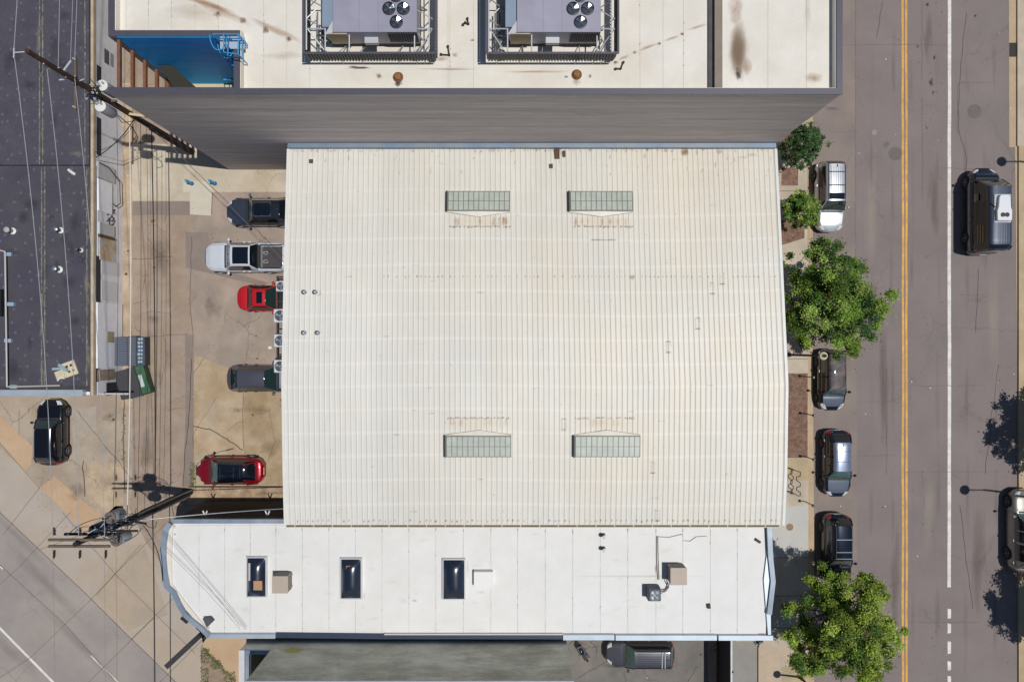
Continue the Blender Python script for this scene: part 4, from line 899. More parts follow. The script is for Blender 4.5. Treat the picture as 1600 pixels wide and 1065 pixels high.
# ---------------------------------------------------------------- grey walled building at the bottom edge
sb = thing('grey_wall_building', 'building at the bottom edge showing a tall grey wall with pale coping', 'building', (-5, -22, 0))
xa, xb_ = W(382, 0, 10.2)[0], W(897, 0, 10.2)[0]; ys_ = -18.62
M_st2 = mat('stucco_green_grey', 'dcd8c6', .95, var=.22, scale=1.1, stretch=(.5, 1, 1), fine=.10, fscale=5, color2='bdb9a6', spec=.1)
MB().box(xa+.03, xb_-.03, -30, ys_, 0, 9.9).build('wall', M_st2, sb, True)
MB().box(xa+.2, xb_-.2, -29.8, ys_-.2, 9.9, 9.95).build('roof', M_mem, sb, True)
M_pc = mat('coping_offwhite', 'c9cbcd', .5, var=.08)
MB().box(xa, xb_, ys_-.27, ys_+.02, 9.97, 10.12).box(xa-.02, xa+.25, -30, ys_-.28, 9.97, 10.12).box(xb_-.25, xb_+.02, -30, ys_-.28, 9.97, 10.12).build('coping', M_pc, sb, True)
o = stain('wall_stain', 0, 0, 1, 1, 0, ST_moss); del o['kind']; o.parent = sb; xx, yy_ = W(458, 1014, 4.5); o.location = Vector((-13.24, ys_+.012, 6.2))-Vector(sb.location); o.rotation_euler = (-PI/2, 0, 0); o.scale = (1.25, .85, 1)
# lower wing west of it
lw = thing('low_wing', 'low wing beside tall grey wall, its yard coloured shadow dark, framed by pale coping', 'building', (-15.8, -22, 0))
wx0, wx1 = W(372.5, 0, 6.3)[0], xa+.02
MB().box(wx0+.03, wx0+.3, -30, ys_-.003, 0, 6.1).box(wx0+.31, wx1, ys_-.3, ys_-.003, 0, 6.1).build('wall', M_st2, lw, True)
MB().box(wx0+.31, wx1, -30, ys_-.31, 0, 1.2).build('roof', mat('yard_shade_dark', '2e3238', .8), lw, True)  # floor coloured dark to hold the taller building's shadow
MB().box(wx0, wx0+.34, -30, ys_+.02, 6.12, 6.25).build('coping', M_pc, lw, True); MB().box(wx0+.35, wx1, ys_-.24, ys_+.02, 6.12, 6.25).build('coping', M_cop, lw, True)
MB().box(wx0+.342, wx0+.56, -30, ys_-.245, 6.0, 6.1).build('coping', M_cop, lw, True)
# east wall of the tall one leans out: pale trim
MB().box(xb_-.028, xb_+.0, -30, ys_-.0, 0, 9.95).build('side_trim', mat('trim_pale', 'd2cfc8', .7, var=.05), sb, True)
# screen fence beside the drive
x0, y0 = W(1121, 1000, 0); t_ = thing('fence', 'black board fence with pale top rail beside the driveway', 'fence', (x0, -22, 0))
MB().box(x0-.06, x0+.06, -28, -19.2, 0, 2.9).build('board_panel', M_blk, t_, True); MB().box(x0-.02, x0+.09, -28, -19.25, 2.9, 2.95).build('top_rail', M_pc, t_, True)
for k in range(4):
    y = -19.3-k*2.2; MB().box(x0+.062, x0+.16, y-.05, y+.05, 0, 2.97).build('post', M_blk, t_, True)

# ---------------------------------------------------------------- dark roofed building along the west edge
lb_ = thing('dark_roof_building', 'low building with dark speckled felt roof and pale east wall', 'building', (-32, 8, 0))
xw = -27.2; ysb = W(0, 617, 3.3)[1]; ystep = W(0, 259, 3.2)[1]
M_felt = mat('felt_roof', '4b4a52', .9, var=.10, scale=.8, fine=.16, fscale=9, speck=.5, color2='454350'); M_feltn = mat('felt_roof_upper', '494751', .9, var=.12, scale=.9, fine=.16, fscale=9, speck=.5, color2='4c4a55')
MB().box(-60, xw-.02, ysb, ystep, 0, 2.95).build('wall', mat('west_wall', 'e2e4ea', .8, var=.07, scale=1.5, color2='d8dbe2'), lb_, True)
MB().box(-60, xw-.02, ystep+.002, 40, 0, 3.15).build('wall', MATS['west_wall'], lb_, True)
MB().box(-60, xw-.3, ysb+.2, ystep, 2.95, 3.0).build('roof', M_felt, lb_, True); MB().box(-60, xw-.3, ystep, 40, 3.15, 3.4).build('roof', M_feltn, lb_, True)
M_ct = mat('coping_tan', 'bcae94', .7, var=.12, scale=2, color2='ab9c84'); M_cd = mat('coping_dark', '3f3e3c', .7, var=.2, scale=2)
MB().box(xw-.18, xw, ysb, 40, 3.15, 3.42).build('coping', M_ct, lb_, True); MB().box(xw-.3, xw-.182, ysb, 40, 3.0, 3.3).build('coping', M_cd, lb_, True)
MB().box(-60, xw-.75, ysb-.05, ysb+.35, 3.0, 3.35).build('coping', M_copw, lb_, True); MB().box(-60, xw-.3, ysb+.352, ysb+.55, 3.0, 3.1).build('coping', M_cd, lb_, True)
MB().box(xw-.74, xw+1.9, ysb-.02, ysb+.1, 2.6, 2.75).build('ledge', mat('ledge_pale', 'b5b8be', .6), lb_, True)
mb = MB()
for px in (62, 67, 133): x = W(px, 0, 3.2)[0]; mb.box(x-.03, x+.03, ysb+.6, 40, 3.0 if 0 else 3.402, 3.41) if 0 else mb.box(x-.035, x+.035, ysb+.6, ystep-.05, 3.003, 3.02)
mb.build('seam', mat('seam_olive', '8a8676', .9, var=.5, scale=5, color2='56545a'), lb_, True)
mb = MB()
for px in (62, 67, 133): x = W(px, 0, 3.4)[0]; mb.box(x-.035, x+.035, ystep+.05, 40, 3.403, 3.42)
mb.build('seam', MATS['seam_olive'], lb_, True)
ST_felt = stain_mat('felt_bleach', '9a9484', .6, .8, 3.5, 1.0); ST_fdark = stain_mat('felt_dark', '2c2b33', .5, 1.0, 1.2, 1.0)
for _ in range(26): py_ = rnd.uniform(0, 600); stain('roof_stain', rnd.uniform(5, 135), py_, rnd.uniform(8, 26), rnd.uniform(8, 40), (3.012 if py_ > 300 else 3.412)+rnd.uniform(0, .01), ST_fdark, 0, lb_) if not 215 < py_ < 305 else None
for _ in range(50): py_ = rnd.uniform(265, 600); stain('roof_stain', rnd.choice((64, 66, 132, 136, 138))+rnd.uniform(-3, 3), py_, rnd.uniform(1.5, 5), rnd.uniform(3, 16), 3.026+rnd.uniform(0, .01), ST_felt, 0, lb_)
for _ in range(20): stain('roof_stain', rnd.choice((64, 66, 132))+rnd.uniform(-3, 3), rnd.uniform(5, 240), rnd.uniform(1.5, 4), rnd.uniform(3, 14), 3.426+rnd.uniform(0, .01), ST_felt, 0, lb_)
for px, py, rx, ry in ((66, 340, 4, 40), (66, 470, 4, 60), (135, 440, 7, 40), (138, 560, 6, 40), (66, 580, 5, 30), (120, 240, 22, 8), (60, 60, 5, 60)):
    stain('roof_stain', px, py, rx, ry, 3.03 if py > 262 else 3.43, ST_felt, rnd.uniform(-.1, .1), lb_)
# fittings on the pale east wall, measured on the wall plane
def wp(px, py, off=0.0):
    z = H-(xw-.02)*F/(px-NX); return ((NY-py)*(H-z)/F, z)
def panel(px0, px1, py0, py1, off, name, m, parent=lb_):
    ya, zt2 = wp(px0, py0); yb2, zb2 = wp(px1, py1); zt2 = min(zt2, 3.1)
    ya = (NY-py0)*(H-(zt2+zb2)/2)/F; yb2 = (NY-py1)*(H-(zt2+zb2)/2)/F
    return MB().box(xw-.02, xw-.02+off, min(ya, yb2), max(ya, yb2), max(0, zb2), zt2).build(name, m, parent, True)
M_recshade = mat('recess_shade_grey', '35343a', .8); M_pw = mat('panel_white', 'eceef6', .6, var=.05); M_pg = mat('panel_grey', 'b9bcc0', .6, var=.1, scale=3)
panel(151, 158, 103, 155, .01, 'recess', M_recshade); panel(151, 158, 184, 243, .01, 'recess', M_recshade); panel(150, 157, 400, 473, .012, 'recess', M_recshade); panel(150, 156, 575, 596, .012, 'recess', M_recshade)  # flat dark panels: shade under the parapet is put into their colour
panel(163, 170, 78, 100, .02, 'window', mat('window_dark', '4a4c52', .3)); panel(172, 177, 84, 104, .02, 'window', mat('window_grey', '8d9098', .3))
pn = panel(152, 173, 283, 332, .1, 'wall_panel', M_pw); panel(151, 176, 258, 282, .14, 'vent_box', M_pg); panel(153, 176, 350, 368, .12, 'vent_box', M_pg); panel(153, 177, 369, 373, .14, 'ledge', mat('rust_ledge', '5d4632', .8, var=.3, scale=5))
panel(155, 180, 373, 408, .05, 'wall_panel', mat('panel_stained', 'b5a284', .7, var=.3, scale=2, color2='b9bcc6')); panel(158, 186, 408, 430, .02, 'door', mat('door_grey', 'ced2d8', .6, var=.05)); panel(158, 183, 440, 470, .02, 'door', MATS['door_grey'])
panel(150, 189, 474, 574, .1, 'wall_panel', M_pw); panel(165, 175, 518, 535, .13, 'window', mat('window_tan', 'a39c80', .5)); panel(152, 178, 577, 594, .03, 'wall_panel', mat('panel_rusty', '9b8a7a', .7, var=.3, scale=3)); panel(166, 185, 597, 617, .03, 'recess', M_recshade)
# scrawled graffiti and conduit on the wall
mb = MB()
def scr(pts, r=.022):
    P = [(xw+.03, *wp(a, b)) for a, b in pts]; mb.path(P, r, 4)
scr([(166, 336), (171, 332), (174, 338), (168, 342), (174, 346), (177, 340)]); scr([(165, 346), (170, 342), (169, 352), (176, 350)]); scr([(172, 330), (178, 327), (176, 333), (180, 334)]); scr([(164, 352), (170, 357), (176, 355)]); scr([(173, 336), (178, 345), (173, 356)])
mb.build('graffiti', M_black, lb_, True)
mb = MB(); P = [(xw+.2, *wp(a, b)) for a, b in ((150, 254), (165, 262), (176, 276), (182, 284), (183, 318), (176, 323), (172, 318))]; mb.path(P, .03, 6); mb.build('conduit', mat('conduit_black', '26262a', .6), lb_, True)
# things on the dark roof
for i, (px, py, r, lb, m) in enumerate(((20, 361, .12, 'pale capped vent standing alone nearest the photo edge on dark roof', mat('vent_pale', 'a9aba6', .6)), (95, 360, .11, 'bluish metal vent, upper of the close pair on the dark roof', M_galv), (93, 421, .12, 'bluish metal vent, lower of the close pair on the dark roof', M_galv), (127, 391, .08, 'thin dark vent pipe nearest the tan coping on the dark roof', mat('vent_dark', '4e4f52', .6)))):
    vent_pipe(px, py, 3.0, .5, r, lb, m, 'vents on the dark roof')
t_ = thing('roof_pipe', 'pale pipe on blocks running along the dark roof and turning at its end', 'pipe', (*W(10, 500, 3.2), 3.0))
mb = MB(); mb.path([(*W(0, 391, 3.25), 3.25), (*W(8, 393, 3.25), 3.25), (*W(11, 604, 3.25), 3.25), (*W(94, 602, 3.25), 3.25)], .055, 8); mb.build('pipe', mat('pipe_pale', 'b4b0ac', .5), t_, True)
for px, py in ((12, 397), (16, 475), (12, 532), (21, 604)):
    x, y = W(px, py, 3.2); MB().box(x-.25, x+.2, y-.12, y+.12, 3.0, 3.18).build('support_block', mat('block_blue', '8fa6b8', .6), t_, True)
o = MB().box(*sorted((W(-10, 0, 3.2)[0], W(3, 0, 3.2)[0])), *sorted((W(0, 452, 3.2)[1], W(0, 494, 3.2)[1])), 3.0, 3.25).build('roof_hatch', mat('hatch_black', '1c1f22', .4)); tag(o, 'dark roof hatch cut by the photo edge beside the pale pipe', 'roof hatch')
t_ = thing('broken_panel', 'broken cream board with holes lying tilted on the dark roof', 'board', (*W(102, 578, 3.1), 3.02), -.35+PI)
t_.rotation_euler.z = .35
MB().box(-.15, .75, -.5, .45, 0, .1).build('board', mat('board_cream', 'c9bfa4', .7, var=.08), t_); MB().box(-.7, -.1, -.45, .1, .02, .14).build('board', MATS['board_cream'], t_)
MB().box(.1, .25, .1, .25, .101, .11).box(.4, .55, .1, .25, .101, .11).box(.15, .3, -.25, -.12, .101, .11).box(.45, .58, -.25, -.12, .101, .11).build('hole', M_black, t_)
MB().beam((-.75, .35, .15), (.1, .1, .2), .16, .03).beam((-.3, .5, .1), (.2, -.1, .25), .2, .02).build('metal_strip', mat('strip_blue', 'a9bccc', .4, metal=.3), t_); MB().path([(-.7, -.5, .1), (-.5, -.35, .12), (-.2, -.5, .1)], .05, 6).build('cloth', M_trim, t_)
t_ = MB().path([(*W(101, 263, 3.5), 3.1), (*W(105, 266, 3.5), 3.13), (*W(109, 269, 3.5), 3.12), (*W(112, 270, 3.5), 3.1)], .1, 8).build('rag', M_trim); tag(t_, 'crumpled white rag lying on the dark roof near its raised step', 'rag')
mb = MB().beam((*W(124, 610, 3.1), 3.1), (*W(131, 610, 3.1), 3.1), .12, .12); o = mb.build('roof_box', M_galv); tag(o, 'tiny metal box at the lower corner of the dark roof', 'box')
# dumpsters
def dumpster(px, py, rz, label, full):
    x, y = W(px, py, 1.3); t_ = thing('dumpster', label, 'dumpster', (x, y, 0), rz, 'dumpsters against the pale wall')
    a, b = .95, .98; mb = MB()
    prof = [(-a, .15), (a*.8, .15), (a, 1.0), (a, 1.12), (-a, 1.35)]
    n = len(prof); mb.add([(p, -b, q) for p, q in prof]+[(p, b, q) for p, q in prof], [(i, (i+1) % n, n+(i+1) % n, n+i)[::-1] for i in range(n)]+[tuple(range(n)), tuple(reversed(range(n, 2*n)))])
    mb.build('body', mat('dumpster_green' if full else 'dumpster_slate', '2d5a3e' if full else '3a4654', .6, var=.2, scale=3), t_, bevel=.015)
    lid = MB().add([(-a, -b, 1.38), (a*.45, -b, 1.25), (a*.45, b, 1.25), (-a, b, 1.38), (-a, -b, 1.42), (a*.45, -b, 1.29), (a*.45, b, 1.29), (-a, b, 1.42)], [(3, 2, 1, 0), (4, 5, 6, 7), (0, 1, 5, 4), (1, 2, 6, 5), (2, 3, 7, 6), (3, 0, 4, 7)])
    l_ = lid.build('lid', mat('lid_slate', '4a5160', .6, var=.1) if not full else mat('lid_black', '33333a', .6, var=.1), t_)
    mb = MB()
    for k in range(12):
        q = -b+.1+k*(2*b-.2)/11; mb.beam((-a+.05, q, 1.435), (a*.42, q, 1.305), .05, .02)
    mb.build('lid_rib', mat('lid_rib', '5a6272', .6) if not full else mat('lid_rib_dark', '3d3d44', .6), l_)
    MB().box(a*.46, a*.97, -b+.05, b-.05, 1.0, 1.125).build('opening', mat('rubbish_green' if full else 'rubbish_dark', '3f7a52' if full else '20262c', .8, var=.3, scale=4), t_)
    mb = MB()
    for k in range(7):
        q = -b+.2+k*.26; mb.box(a*.5+rnd.uniform(0, .08), a*.86, q, q+.16, 1.12, 1.17+rnd.uniform(0, .05))
    if full: MB().box(a*.5, a*.75, -.5, .35, 1.14, 1.2).build('rubbish', mat('rubbish_pale', 'b8c4c0', .7), t_)
    else: mb.build('rubbish', mat('rubbish_blue', '9db0c4', .6, var=.3, scale=6), t_)
    for s_ in (-1, 1): MB().box(-a*.3, a*.3, s_*(b+.04)-.04, s_*(b+.04)+.04, .75, .95).build('lift_pocket', MATS['lid_slate'] if 'lid_slate' in MATS else M_galv, t_)
dumpster(202.5, 549, 0, 'slate dumpster with ribbed grey lid, the upper of two', False)
dumpster(206, 597, .28, 'green dumpster with black lid turned askew, the lower of two', True)
# ---------------------------------------------------------------- vehicles
M_tyre = mat('tyre', '1c1c1d', .85); M_rim = mat('rim', '7a7d82', .5, metal=.6); M_arch = mat('arch', '101011', .8)
M_glass = mat('car_glass', '10161c', .06, coat=1.0, spec=.7); M_wind = mat('windscreen', '1e3434', .05, coat=1.0, spec=.8); M_sun = mat('sunroof_glass', '0c121c', .08, coat=1.0, spec=.6)
M_plast = mat('car_plastic', '232427', .6); M_hl = mat('headlamp', 'd6dadd', .15, coat=1.0, spec=.8); M_tl = mat('tail_lamp', 'a0141a', .2, coat=1.0); M_seat = mat('seat_grey', '8f9498', .8); M_chr = mat('chrome', 'c8ccd0', .15, metal=1.0)
def sm(t): t = max(0, min(1, t)); return t*t*(3-2*t)
def car(name, label, cat, px, py, heading, spec, group=None, zref=.75):
    x0, y0 = W(px, py, zref)
    t_ = thing(name, label, cat, (x0, y0, .012), heading, group)
    L, Wd, Ht = spec['L'], spec['W'], spec['H']; paint = spec['paint']; hw = Wd/2; belt = spec.get('belt', .98)
    xa, xb, xc, xd = spec['cab']          # windscreen base, roof front, roof rear, rear glass base (x from the middle, nose +)
    nose, tail = spec.get('nose', .72), spec.get('tail', .85); hood = spec.get('hood', belt-.03); deck = spec.get('deck', belt)
    fn, rn = spec.get('fn', 9), spec.get('rn', 13)
    tx = [-L/2, -L/2+.12, -L/2+.3, xd, (xc+xd)/2, xa, xa+.25, L/2-.45, L/2-.15, L/2]
    tz = [tail, deck-.06, deck, deck+.01, belt, belt, hood+.0, hood-.10, nose+.06, nose]
    tx, tz = zip(*sorted(zip(tx, tz)))
    def wid(x):
        t = x/(L/2); n = fn if t > 0 else rn; q = spec.get('fe', .42) if t > 0 else .34
        w_ = hw*max(0.0, 1-abs(t)**n)**q
        return max(w_, hw*.45)-.02*math.cos(2*PI*x/L)*0
    bed = spec.get('bed')
    def top(x): return float(np.interp(x, tx, tz))
    def bsec(x, u):
        w_ = wid(x); zt_ = top(x); zl = .24+.16*sm((abs(x)-(L/2-.5))/.5); a = abs(u); s_ = 1 if u >= 0 else -1; hh = zt_-zl
        K = ((0, 0, zt_+.035), (.25, .45, zt_+.03), (.42, .80, zt_-.0), (.5, .90, zt_-.045), (.6, .965, zt_-.14), (.75, 1.0, zl+.45*hh), (.88, .985, zl+.18*hh), (1.0, .90, zl))
        y = np.interp(a, [k[0] for k in K], [k[1] for k in K])*w_; z = np.interp(a, [k[0] for k in K], [k[2] for k in K])
        if bed and bed[0] < x < bed[1] and a < .405: z = belt-.45
        return (x, s_*float(y), float(z))
    us = sorted(set([-1, -.94, -.88, -.8, -.75, -.68, -.6, -.55, -.5, -.46, -.42, -.4, -.32, -.25, -.15, 0])); us = us+[-q for q in reversed(us[:-1])]
    if bed: us = sorted(us+[-.405, .405, -.404, .404])
    st = [L/2*math.sin(PI/2*k/22) for k in range(-22, 23)]; st = sorted(set([round(a*1.0, 4) for a in st]+[L/2*.985, L/2*.995, -L/2*.985, -L/2*.995]+([bed[0]-.004, bed[0]+.004, bed[1]-.004, bed[1]+.004] if bed else [])))
    mb = MB(); rows = [[bsec(x, u) for u in us] for x in st]; mb.grid(rows, flip=True)
    n = len(us); k0 = 0; k1 = (len(st)-1)*n
    mb.f.append(tuple(range(n))); mb.f.append(tuple(reversed(range(k1, k1+n)))); mb.mi += [0, 0]
    mb.build('body', paint, t_, smooth=50)
    hb = max(.02, Ht-belt)
    def hgt(x):
        if x > xb: return hb*max(0, (xa-x)/(xa-xb))**.9
        if x < xc: return hb*(1-spec.get('rdrop', 1.0)*max(0, (xc-x)/(xc-xd))**1.15) if xc > xd else hb
        return hb+.03*math.sin(PI*(x-xc)/(xb-xc))
    tum = spec.get('tumble', .30); cw = spec.get('cw', .90)
    def csec(x, u, off=0):
        h = hgt(x); wb = min(wid(x), hw)*cw; a = abs(u); s_ = 1 if u >= 0 else -1; taper = spec.get('taper', .0)*max(0, (xb-x)/(xb-xd))
        wb -= taper*hw*.35
        tt = tum*h/hb*.9
        if a >= .5:
            q = (1-a)/.5; y = wb-tt*q**1.3; z = belt-.04+(h+.0)*q*.93
        else:
            q = a/.5; ye = wb-tt; y = ye*q; z = belt-.04+h*(1-.07*q**5)+.035*(1-q*q)*min(1, h/.3)
        ny_ = 0 if a < .42 else .8; return (x, s_*(float(y)+off*(a >= .45)), float(z)+off*(1 if a < .5 else .3))
    def cpatch(x0, x1, u0, u1, off, nm, m, nx_=10, nu=14, parent=t_, sm_=60):
        if x1 < x0: x0, x1 = x1, x0
        rows = [[csec(x0+(x1-x0)*i/nx_, u0+(u1-u0)*j/nu, off) for j in range(nu+1)] for i in range(nx_+1)]
        return MB().grid(rows, flip=True).build(nm, m, parent, smooth=sm_)
    cu = [-1+.0625*k for k in range(33)]; cs = sorted(set([xd, xd+.06, xd+.15, xc, xb, xa-.02, xa-.1]+[xd+(xa-xd)*k/20 for k in range(21)]))
    rows = [[csec(x, u) for u in cu] for x in cs]; g_ = MB().grid(rows, flip=True); nn = len(cu); g_.f.append(tuple(range(nn))); g_.mi.append(0)
    g_.build('window_glass', M_glass, t_, smooth=55)
    cpatch(xb, xa-.04, -.47, .47, .008, 'windscreen', spec.get('wind', M_wind))
    rr = spec.get('roofx', (xc, xb)); rf = cpatch(rr[0], rr[1], -.56, .56, .016, 'roof', spec.get('roof', paint), 12, 22)
    if not spec.get('glassroof') and xc-xd > .12: cpatch(xd+.05, xc-.03, -.42, .42, .008, 'rear_window', spec.get('rearglass', M_glass))
    # pillars
    for s_ in (1, -1):
        A = [csec(x, s_*.5, .02) for x in np.linspace(xa-.03, xb, 7)]; MB().path(A, .035, 6).build('pillar', spec.get('pillar', paint), t_, smooth=True)
        A = [csec(x, s_*.5, .02) for x in np.linspace(xc, xd+.03, 7)]; MB().path(A, .04, 6).build('pillar', spec.get('pillar', paint), t_, smooth=True)
    for s_ in (1, -1):
        for (p0, p1) in spec.get('side', ()):   # body coloured stretches of the side
            cpatch(p0, p1, s_*.52 if s_ > 0 else -1.0, s_*1.0 if s_ > 0 else -.52, .012, 'side_pillar', spec.get('sidemat', paint), 4, 8)
        for p0 in spec.get('door_gap', ()): cpatch(p0-.03, p0+.03, .52 if s_ > 0 else -1.0, 1.0 if s_ > 0 else -.52, .014, 'pillar_trim', M_plast, 1, 6)
    # bonnet panel with its shut lines, belt trim
    def bpatch(x0, x1, u0, u1, off, nm, m, nx_=8, nu=10, parent=t_):
        rows = [[(lambda p: (p[0]+(off if x0 > 0 else -off)*.5, p[1]*(1+off/max(.3, hw)), p[2]+off))(bsec(x0+(x1-x0)*i/nx_, u0+(u1-u0)*j/nu)) for j in range(nu+1)] for i in range(nx_+1)]
        return MB().grid(rows, flip=True).build(nm, m, parent, smooth=60)
    if spec.get('bonnet', True):
        bo = bpatch(xa+.1, L/2-.28, -.40, .40, .012, 'bonnet', spec.get('hoodmat', paint))
        bpatch(xa-.02, xa+.095, -.40, .40, .006, 'scuttle', M_plast, 3)
    for xg in (xa-.06,):
        rows = [[(lambda p: (p[0], p[1], p[2]+.004))(bsec(xg+d_, -.56+1.12*j/12)) for j in range(13)] for d_ in (-.012, .012)]; MB().grid(rows, flip=True).build('panel_gap', M_arch, t_)
    mg = MB().path([(lambda p: (p[0], p[1], p[2]+.006))(bsec(L/2-.3, -.42+.84*j/8)) for j in range(9)], .008, 4); mg.build('panel_gap', M_arch, t_)
    for s_ in (1, -1):
        MB().path([(lambda p: (p[0], p[1], p[2]+.006))(bsec(x_, s_*.42)) for x_ in np.linspace(xa+.1, L/2-.3, 8)], .008, 4).build('panel_gap', M_arch, t_)
    for s_ in (1, -1):
        u0, u1 = (.33, .56) if s_ > 0 else (-.56, -.33)
        bpatch(L/2-spec.get('hl', .38), L/2-.10, u0, u1, .012, 'headlight', M_hl, 5, 5)
        u0, u1 = (.36, .62) if s_ > 0 else (-.62, -.36)
        if not bed: bpatch(-L/2+.06, -L/2+spec.get('tl', .22), u0, u1, .014, 'tail_light', spec.get('tlm', M_tl), 4, 5)
        xm = xa-.22; MB().add(*_ell((xm, s_*(hw+.12), belt+.10), (.10, .12, .08))).tube((xm+.02, s_*(hw-.1), belt+.03), (xm, s_*(hw+.08), belt+.06), .03, 6).build('mirror', spec.get('mirror', paint), t_, smooth=True)
    bpatch(L/2-.07, L/2-.012, -.5, .5, .008, 'front_bumper', spec.get('bumper', M_plast), 3, 12); 
    pm = MB().box(-L/2-.012, -L/2+.01, -.25, .25, .72, .82); pm.build('number_plate', M_trim, t_)
    # wheels
    wr = spec.get('wr', .34)
    for wx in (L/2-spec.get('fo', .88), -L/2+spec.get('ro', .95)):
        for s_ in (1, -1):
            mb = MB(); A = [(wx+(wr+.07)*math.cos(PI*i/14), s_*(wid(wx)+.006), wr+(wr+.07)*math.sin(PI*i/14)) for i in range(15)]
            Bq = [(a, b-s_*.10, c) for a, b, c in A]
            mb.add(A+Bq, [tuple(range(15)) if s_ < 0 else tuple(reversed(range(15)))]+[(i, i+1, 15+i+1, 15+i) for i in range(14)]); mb.build('wheel_arch', M_arch, t_)
            y1 = s_*(wid(wx)+.010); y0_ = s_*(hw-.24); w_ = MB().tube((wx, y0_, wr), (wx, y1, wr), wr, 26).build('wheel', M_tyre, t_, smooth=30)
            mb = MB().tube((wx, y1, wr), (wx, y1+s_*.004, wr), wr*.68, 24); mb.cur = 1
            for k in range(5):
                a = 2*PI*k/5+.3; c_, s2 = math.cos(a), math.sin(a)
                mb.beam((wx, y1+s_*.016, wr), (wx+c_*wr*.64, y1+s_*.012, wr+s2*wr*.64), .07, .03)
            mb.tube((wx, y1, wr), (wx, y1+s_*.035, wr), .07, 12)
            for i in range(22):
                a, b = 2*PI*i/22, 2*PI*(i+1)/22; mb.beam((wx+math.cos(a)*wr*.67, y1+s_*.012, wr+math.sin(a)*wr*.67), (wx+math.cos(b)*wr*.67, y1+s_*.012, wr+math.sin(b)*wr*.67), .04, .02)
            mb.build('rim', [M_arch, M_rim], w_)
    # roof furniture
    for (x0, x1, yy) in spec.get('glass', ()):
        sr = MB(); rows = []
        for i in range(7):
            x = x0+(x1-x0)*i/6; rows.append([(lambda p: (p[0], p[1], p[2]+.026))(csec(x, (-yy+2*yy*j/8)*.5)) for j in range(9)])
        sr.grid(rows, flip=True).build('sunroof', M_sun, t_, smooth=True)
    if spec.get('sunframe'):
        x0, x1, yy = spec['sunframe']; P = []
        for (x, q) in ((x0, -yy), (x1, -yy), (x1, yy), (x0, yy), (x0, -yy)): p = csec(x, q*.5); P.append((p[0], p[1], p[2]+.03))
        mb = MB(); mb.path(P, .014, 5); p = csec((x0+x1)/2, -yy*.5); q = csec((x0+x1)/2, yy*.5); mb.tube((p[0], p[1], p[2]+.03), (q[0], q[1], q[2]+.03), .012, 5); mb.build('sunroof_frame', M_chr if 0 else mat('frame_grey', '6c7480', .4), t_)
    if spec.get('rails'):
        for s_ in (1, -1):
            A = []
            for x in np.linspace(xc+.05, xb-.15, 8): p = csec(x, s_*.44); A.append((p[0], p[1], p[2]+.07))
            p0 = csec(xc, s_*.44); p1 = csec(xb-.05, s_*.44)
            MB().path([(p0[0], p0[1], p0[2])]+A+[(p1[0], p1[1], p1[2])], .022, 6).build('roof_rail', spec.get('railm', M_chr), t_, smooth=True)
    for x in spec.get('bars', ()):
        p = csec(x, -.44); q = csec(x, .44); MB().beam((x, p[1], p[2]+.09), (x, q[1], q[2]+.09), .06, .03).build('crossbar', spec.get('barm', M_plast), t_)
    for x in spec.get('seams', ()):
        rows = [[(lambda p: (p[0], p[1], p[2]+.022))(csec(x+d_, (-.86+1.72*j/10)*.5)) for j in range(11)] for d_ in (-.015, .015)]
        MB().grid(rows, flip=True).build('roof_seam', M_plast, t_)
    if spec.get('ribs'):
        mb = MB()
        for j in range(6):
            q = (-.6+1.2*j/5)*.5; A = [(lambda p: (p[0], p[1], p[2]+.018))(csec(x, q)) for x in np.linspace(xc+.15, spec.get('ribend', xb-.2), 6)]
            mb.path(A, .015, 5)
        mb.build('roof_rib', spec.get('roof', paint), t_)
    if spec.get('fin', True): p = csec(xc+.15, 0); MB().beam((p[0]-.1, 0, p[2]+.03), (p[0]+.06, 0, p[2]+.05), .03, .07).build('aerial_fin', M_plast, t_)
    if spec.get('wiper', True):
        mb = MB()
        for yq in (-.25, .12):
            p = csec(xa-.06, yq); q = csec(xa-.28*1, yq+.22); mb.tube((p[0], p[1], p[2]+.03), (q[0], q[1], q[2]+.03), .009, 4)
        mb.build('wiper', M_plast, t_)
    # line of trim where glass meets body
    for s_ in (1, -1):
        A = [csec(x, s_*.985, .014) for x in np.linspace(xd+.1, xa-.25, 10)]; MB().path(A, .016, 4).build('window_trim', spec.get('trim', M_plast), t_)
        for fx in ((xa+xc)/2-.25, xc-.1 if not bed else xc+.3):
            MB().box(fx-.08, fx+.08, s_*(hw-.01)-.03, s_*(hw-.01)+.03, belt-.17, belt-.13).build('door_handle', paint, t_)
    # shut lines on the flank
    mb = MB()
    for fx in spec.get('doors', ((xa-.05), (xa+xc)/2-.15, xc-.25)):
        mb.path([(lambda p: (p[0], p[1]*1.003, p[2]))(bsec(fx, s*u_)) for s in (1,) for u_ in (.5, .6, .75, .88)], .008, 4); mb.path([(lambda p: (p[0], p[1]*1.003, p[2]))(bsec(fx, -u_)) for u_ in (.5, .6, .75, .88)], .008, 4)
    mb.build('shut_line', M_arch, t_)
    return t_, csec, bsec
def _ell(c, r, n=10, m=7):
    vs = [(c[0]+r[0]*math.sin(PI*j/m)*math.cos(2*PI*i/n), c[1]+r[1]*math.sin(PI*j/m)*math.sin(2*PI*i/n), c[2]+r[2]*math.cos(PI*j/m)) for j in range(m+1) for i in range(n)]
    return vs, [(j*n+i, j*n+(i+1) % n, (j+1)*n+(i+1) % n, (j+1)*n+i)[::-1] for j in range(m) for i in range(n)]
def paintm(nm, c, metal=.5, rough=.28, c2=None): return mat(nm, c, rough, metal=metal, coat=1.0, coat_rough=.04, var=.04, scale=1.5)
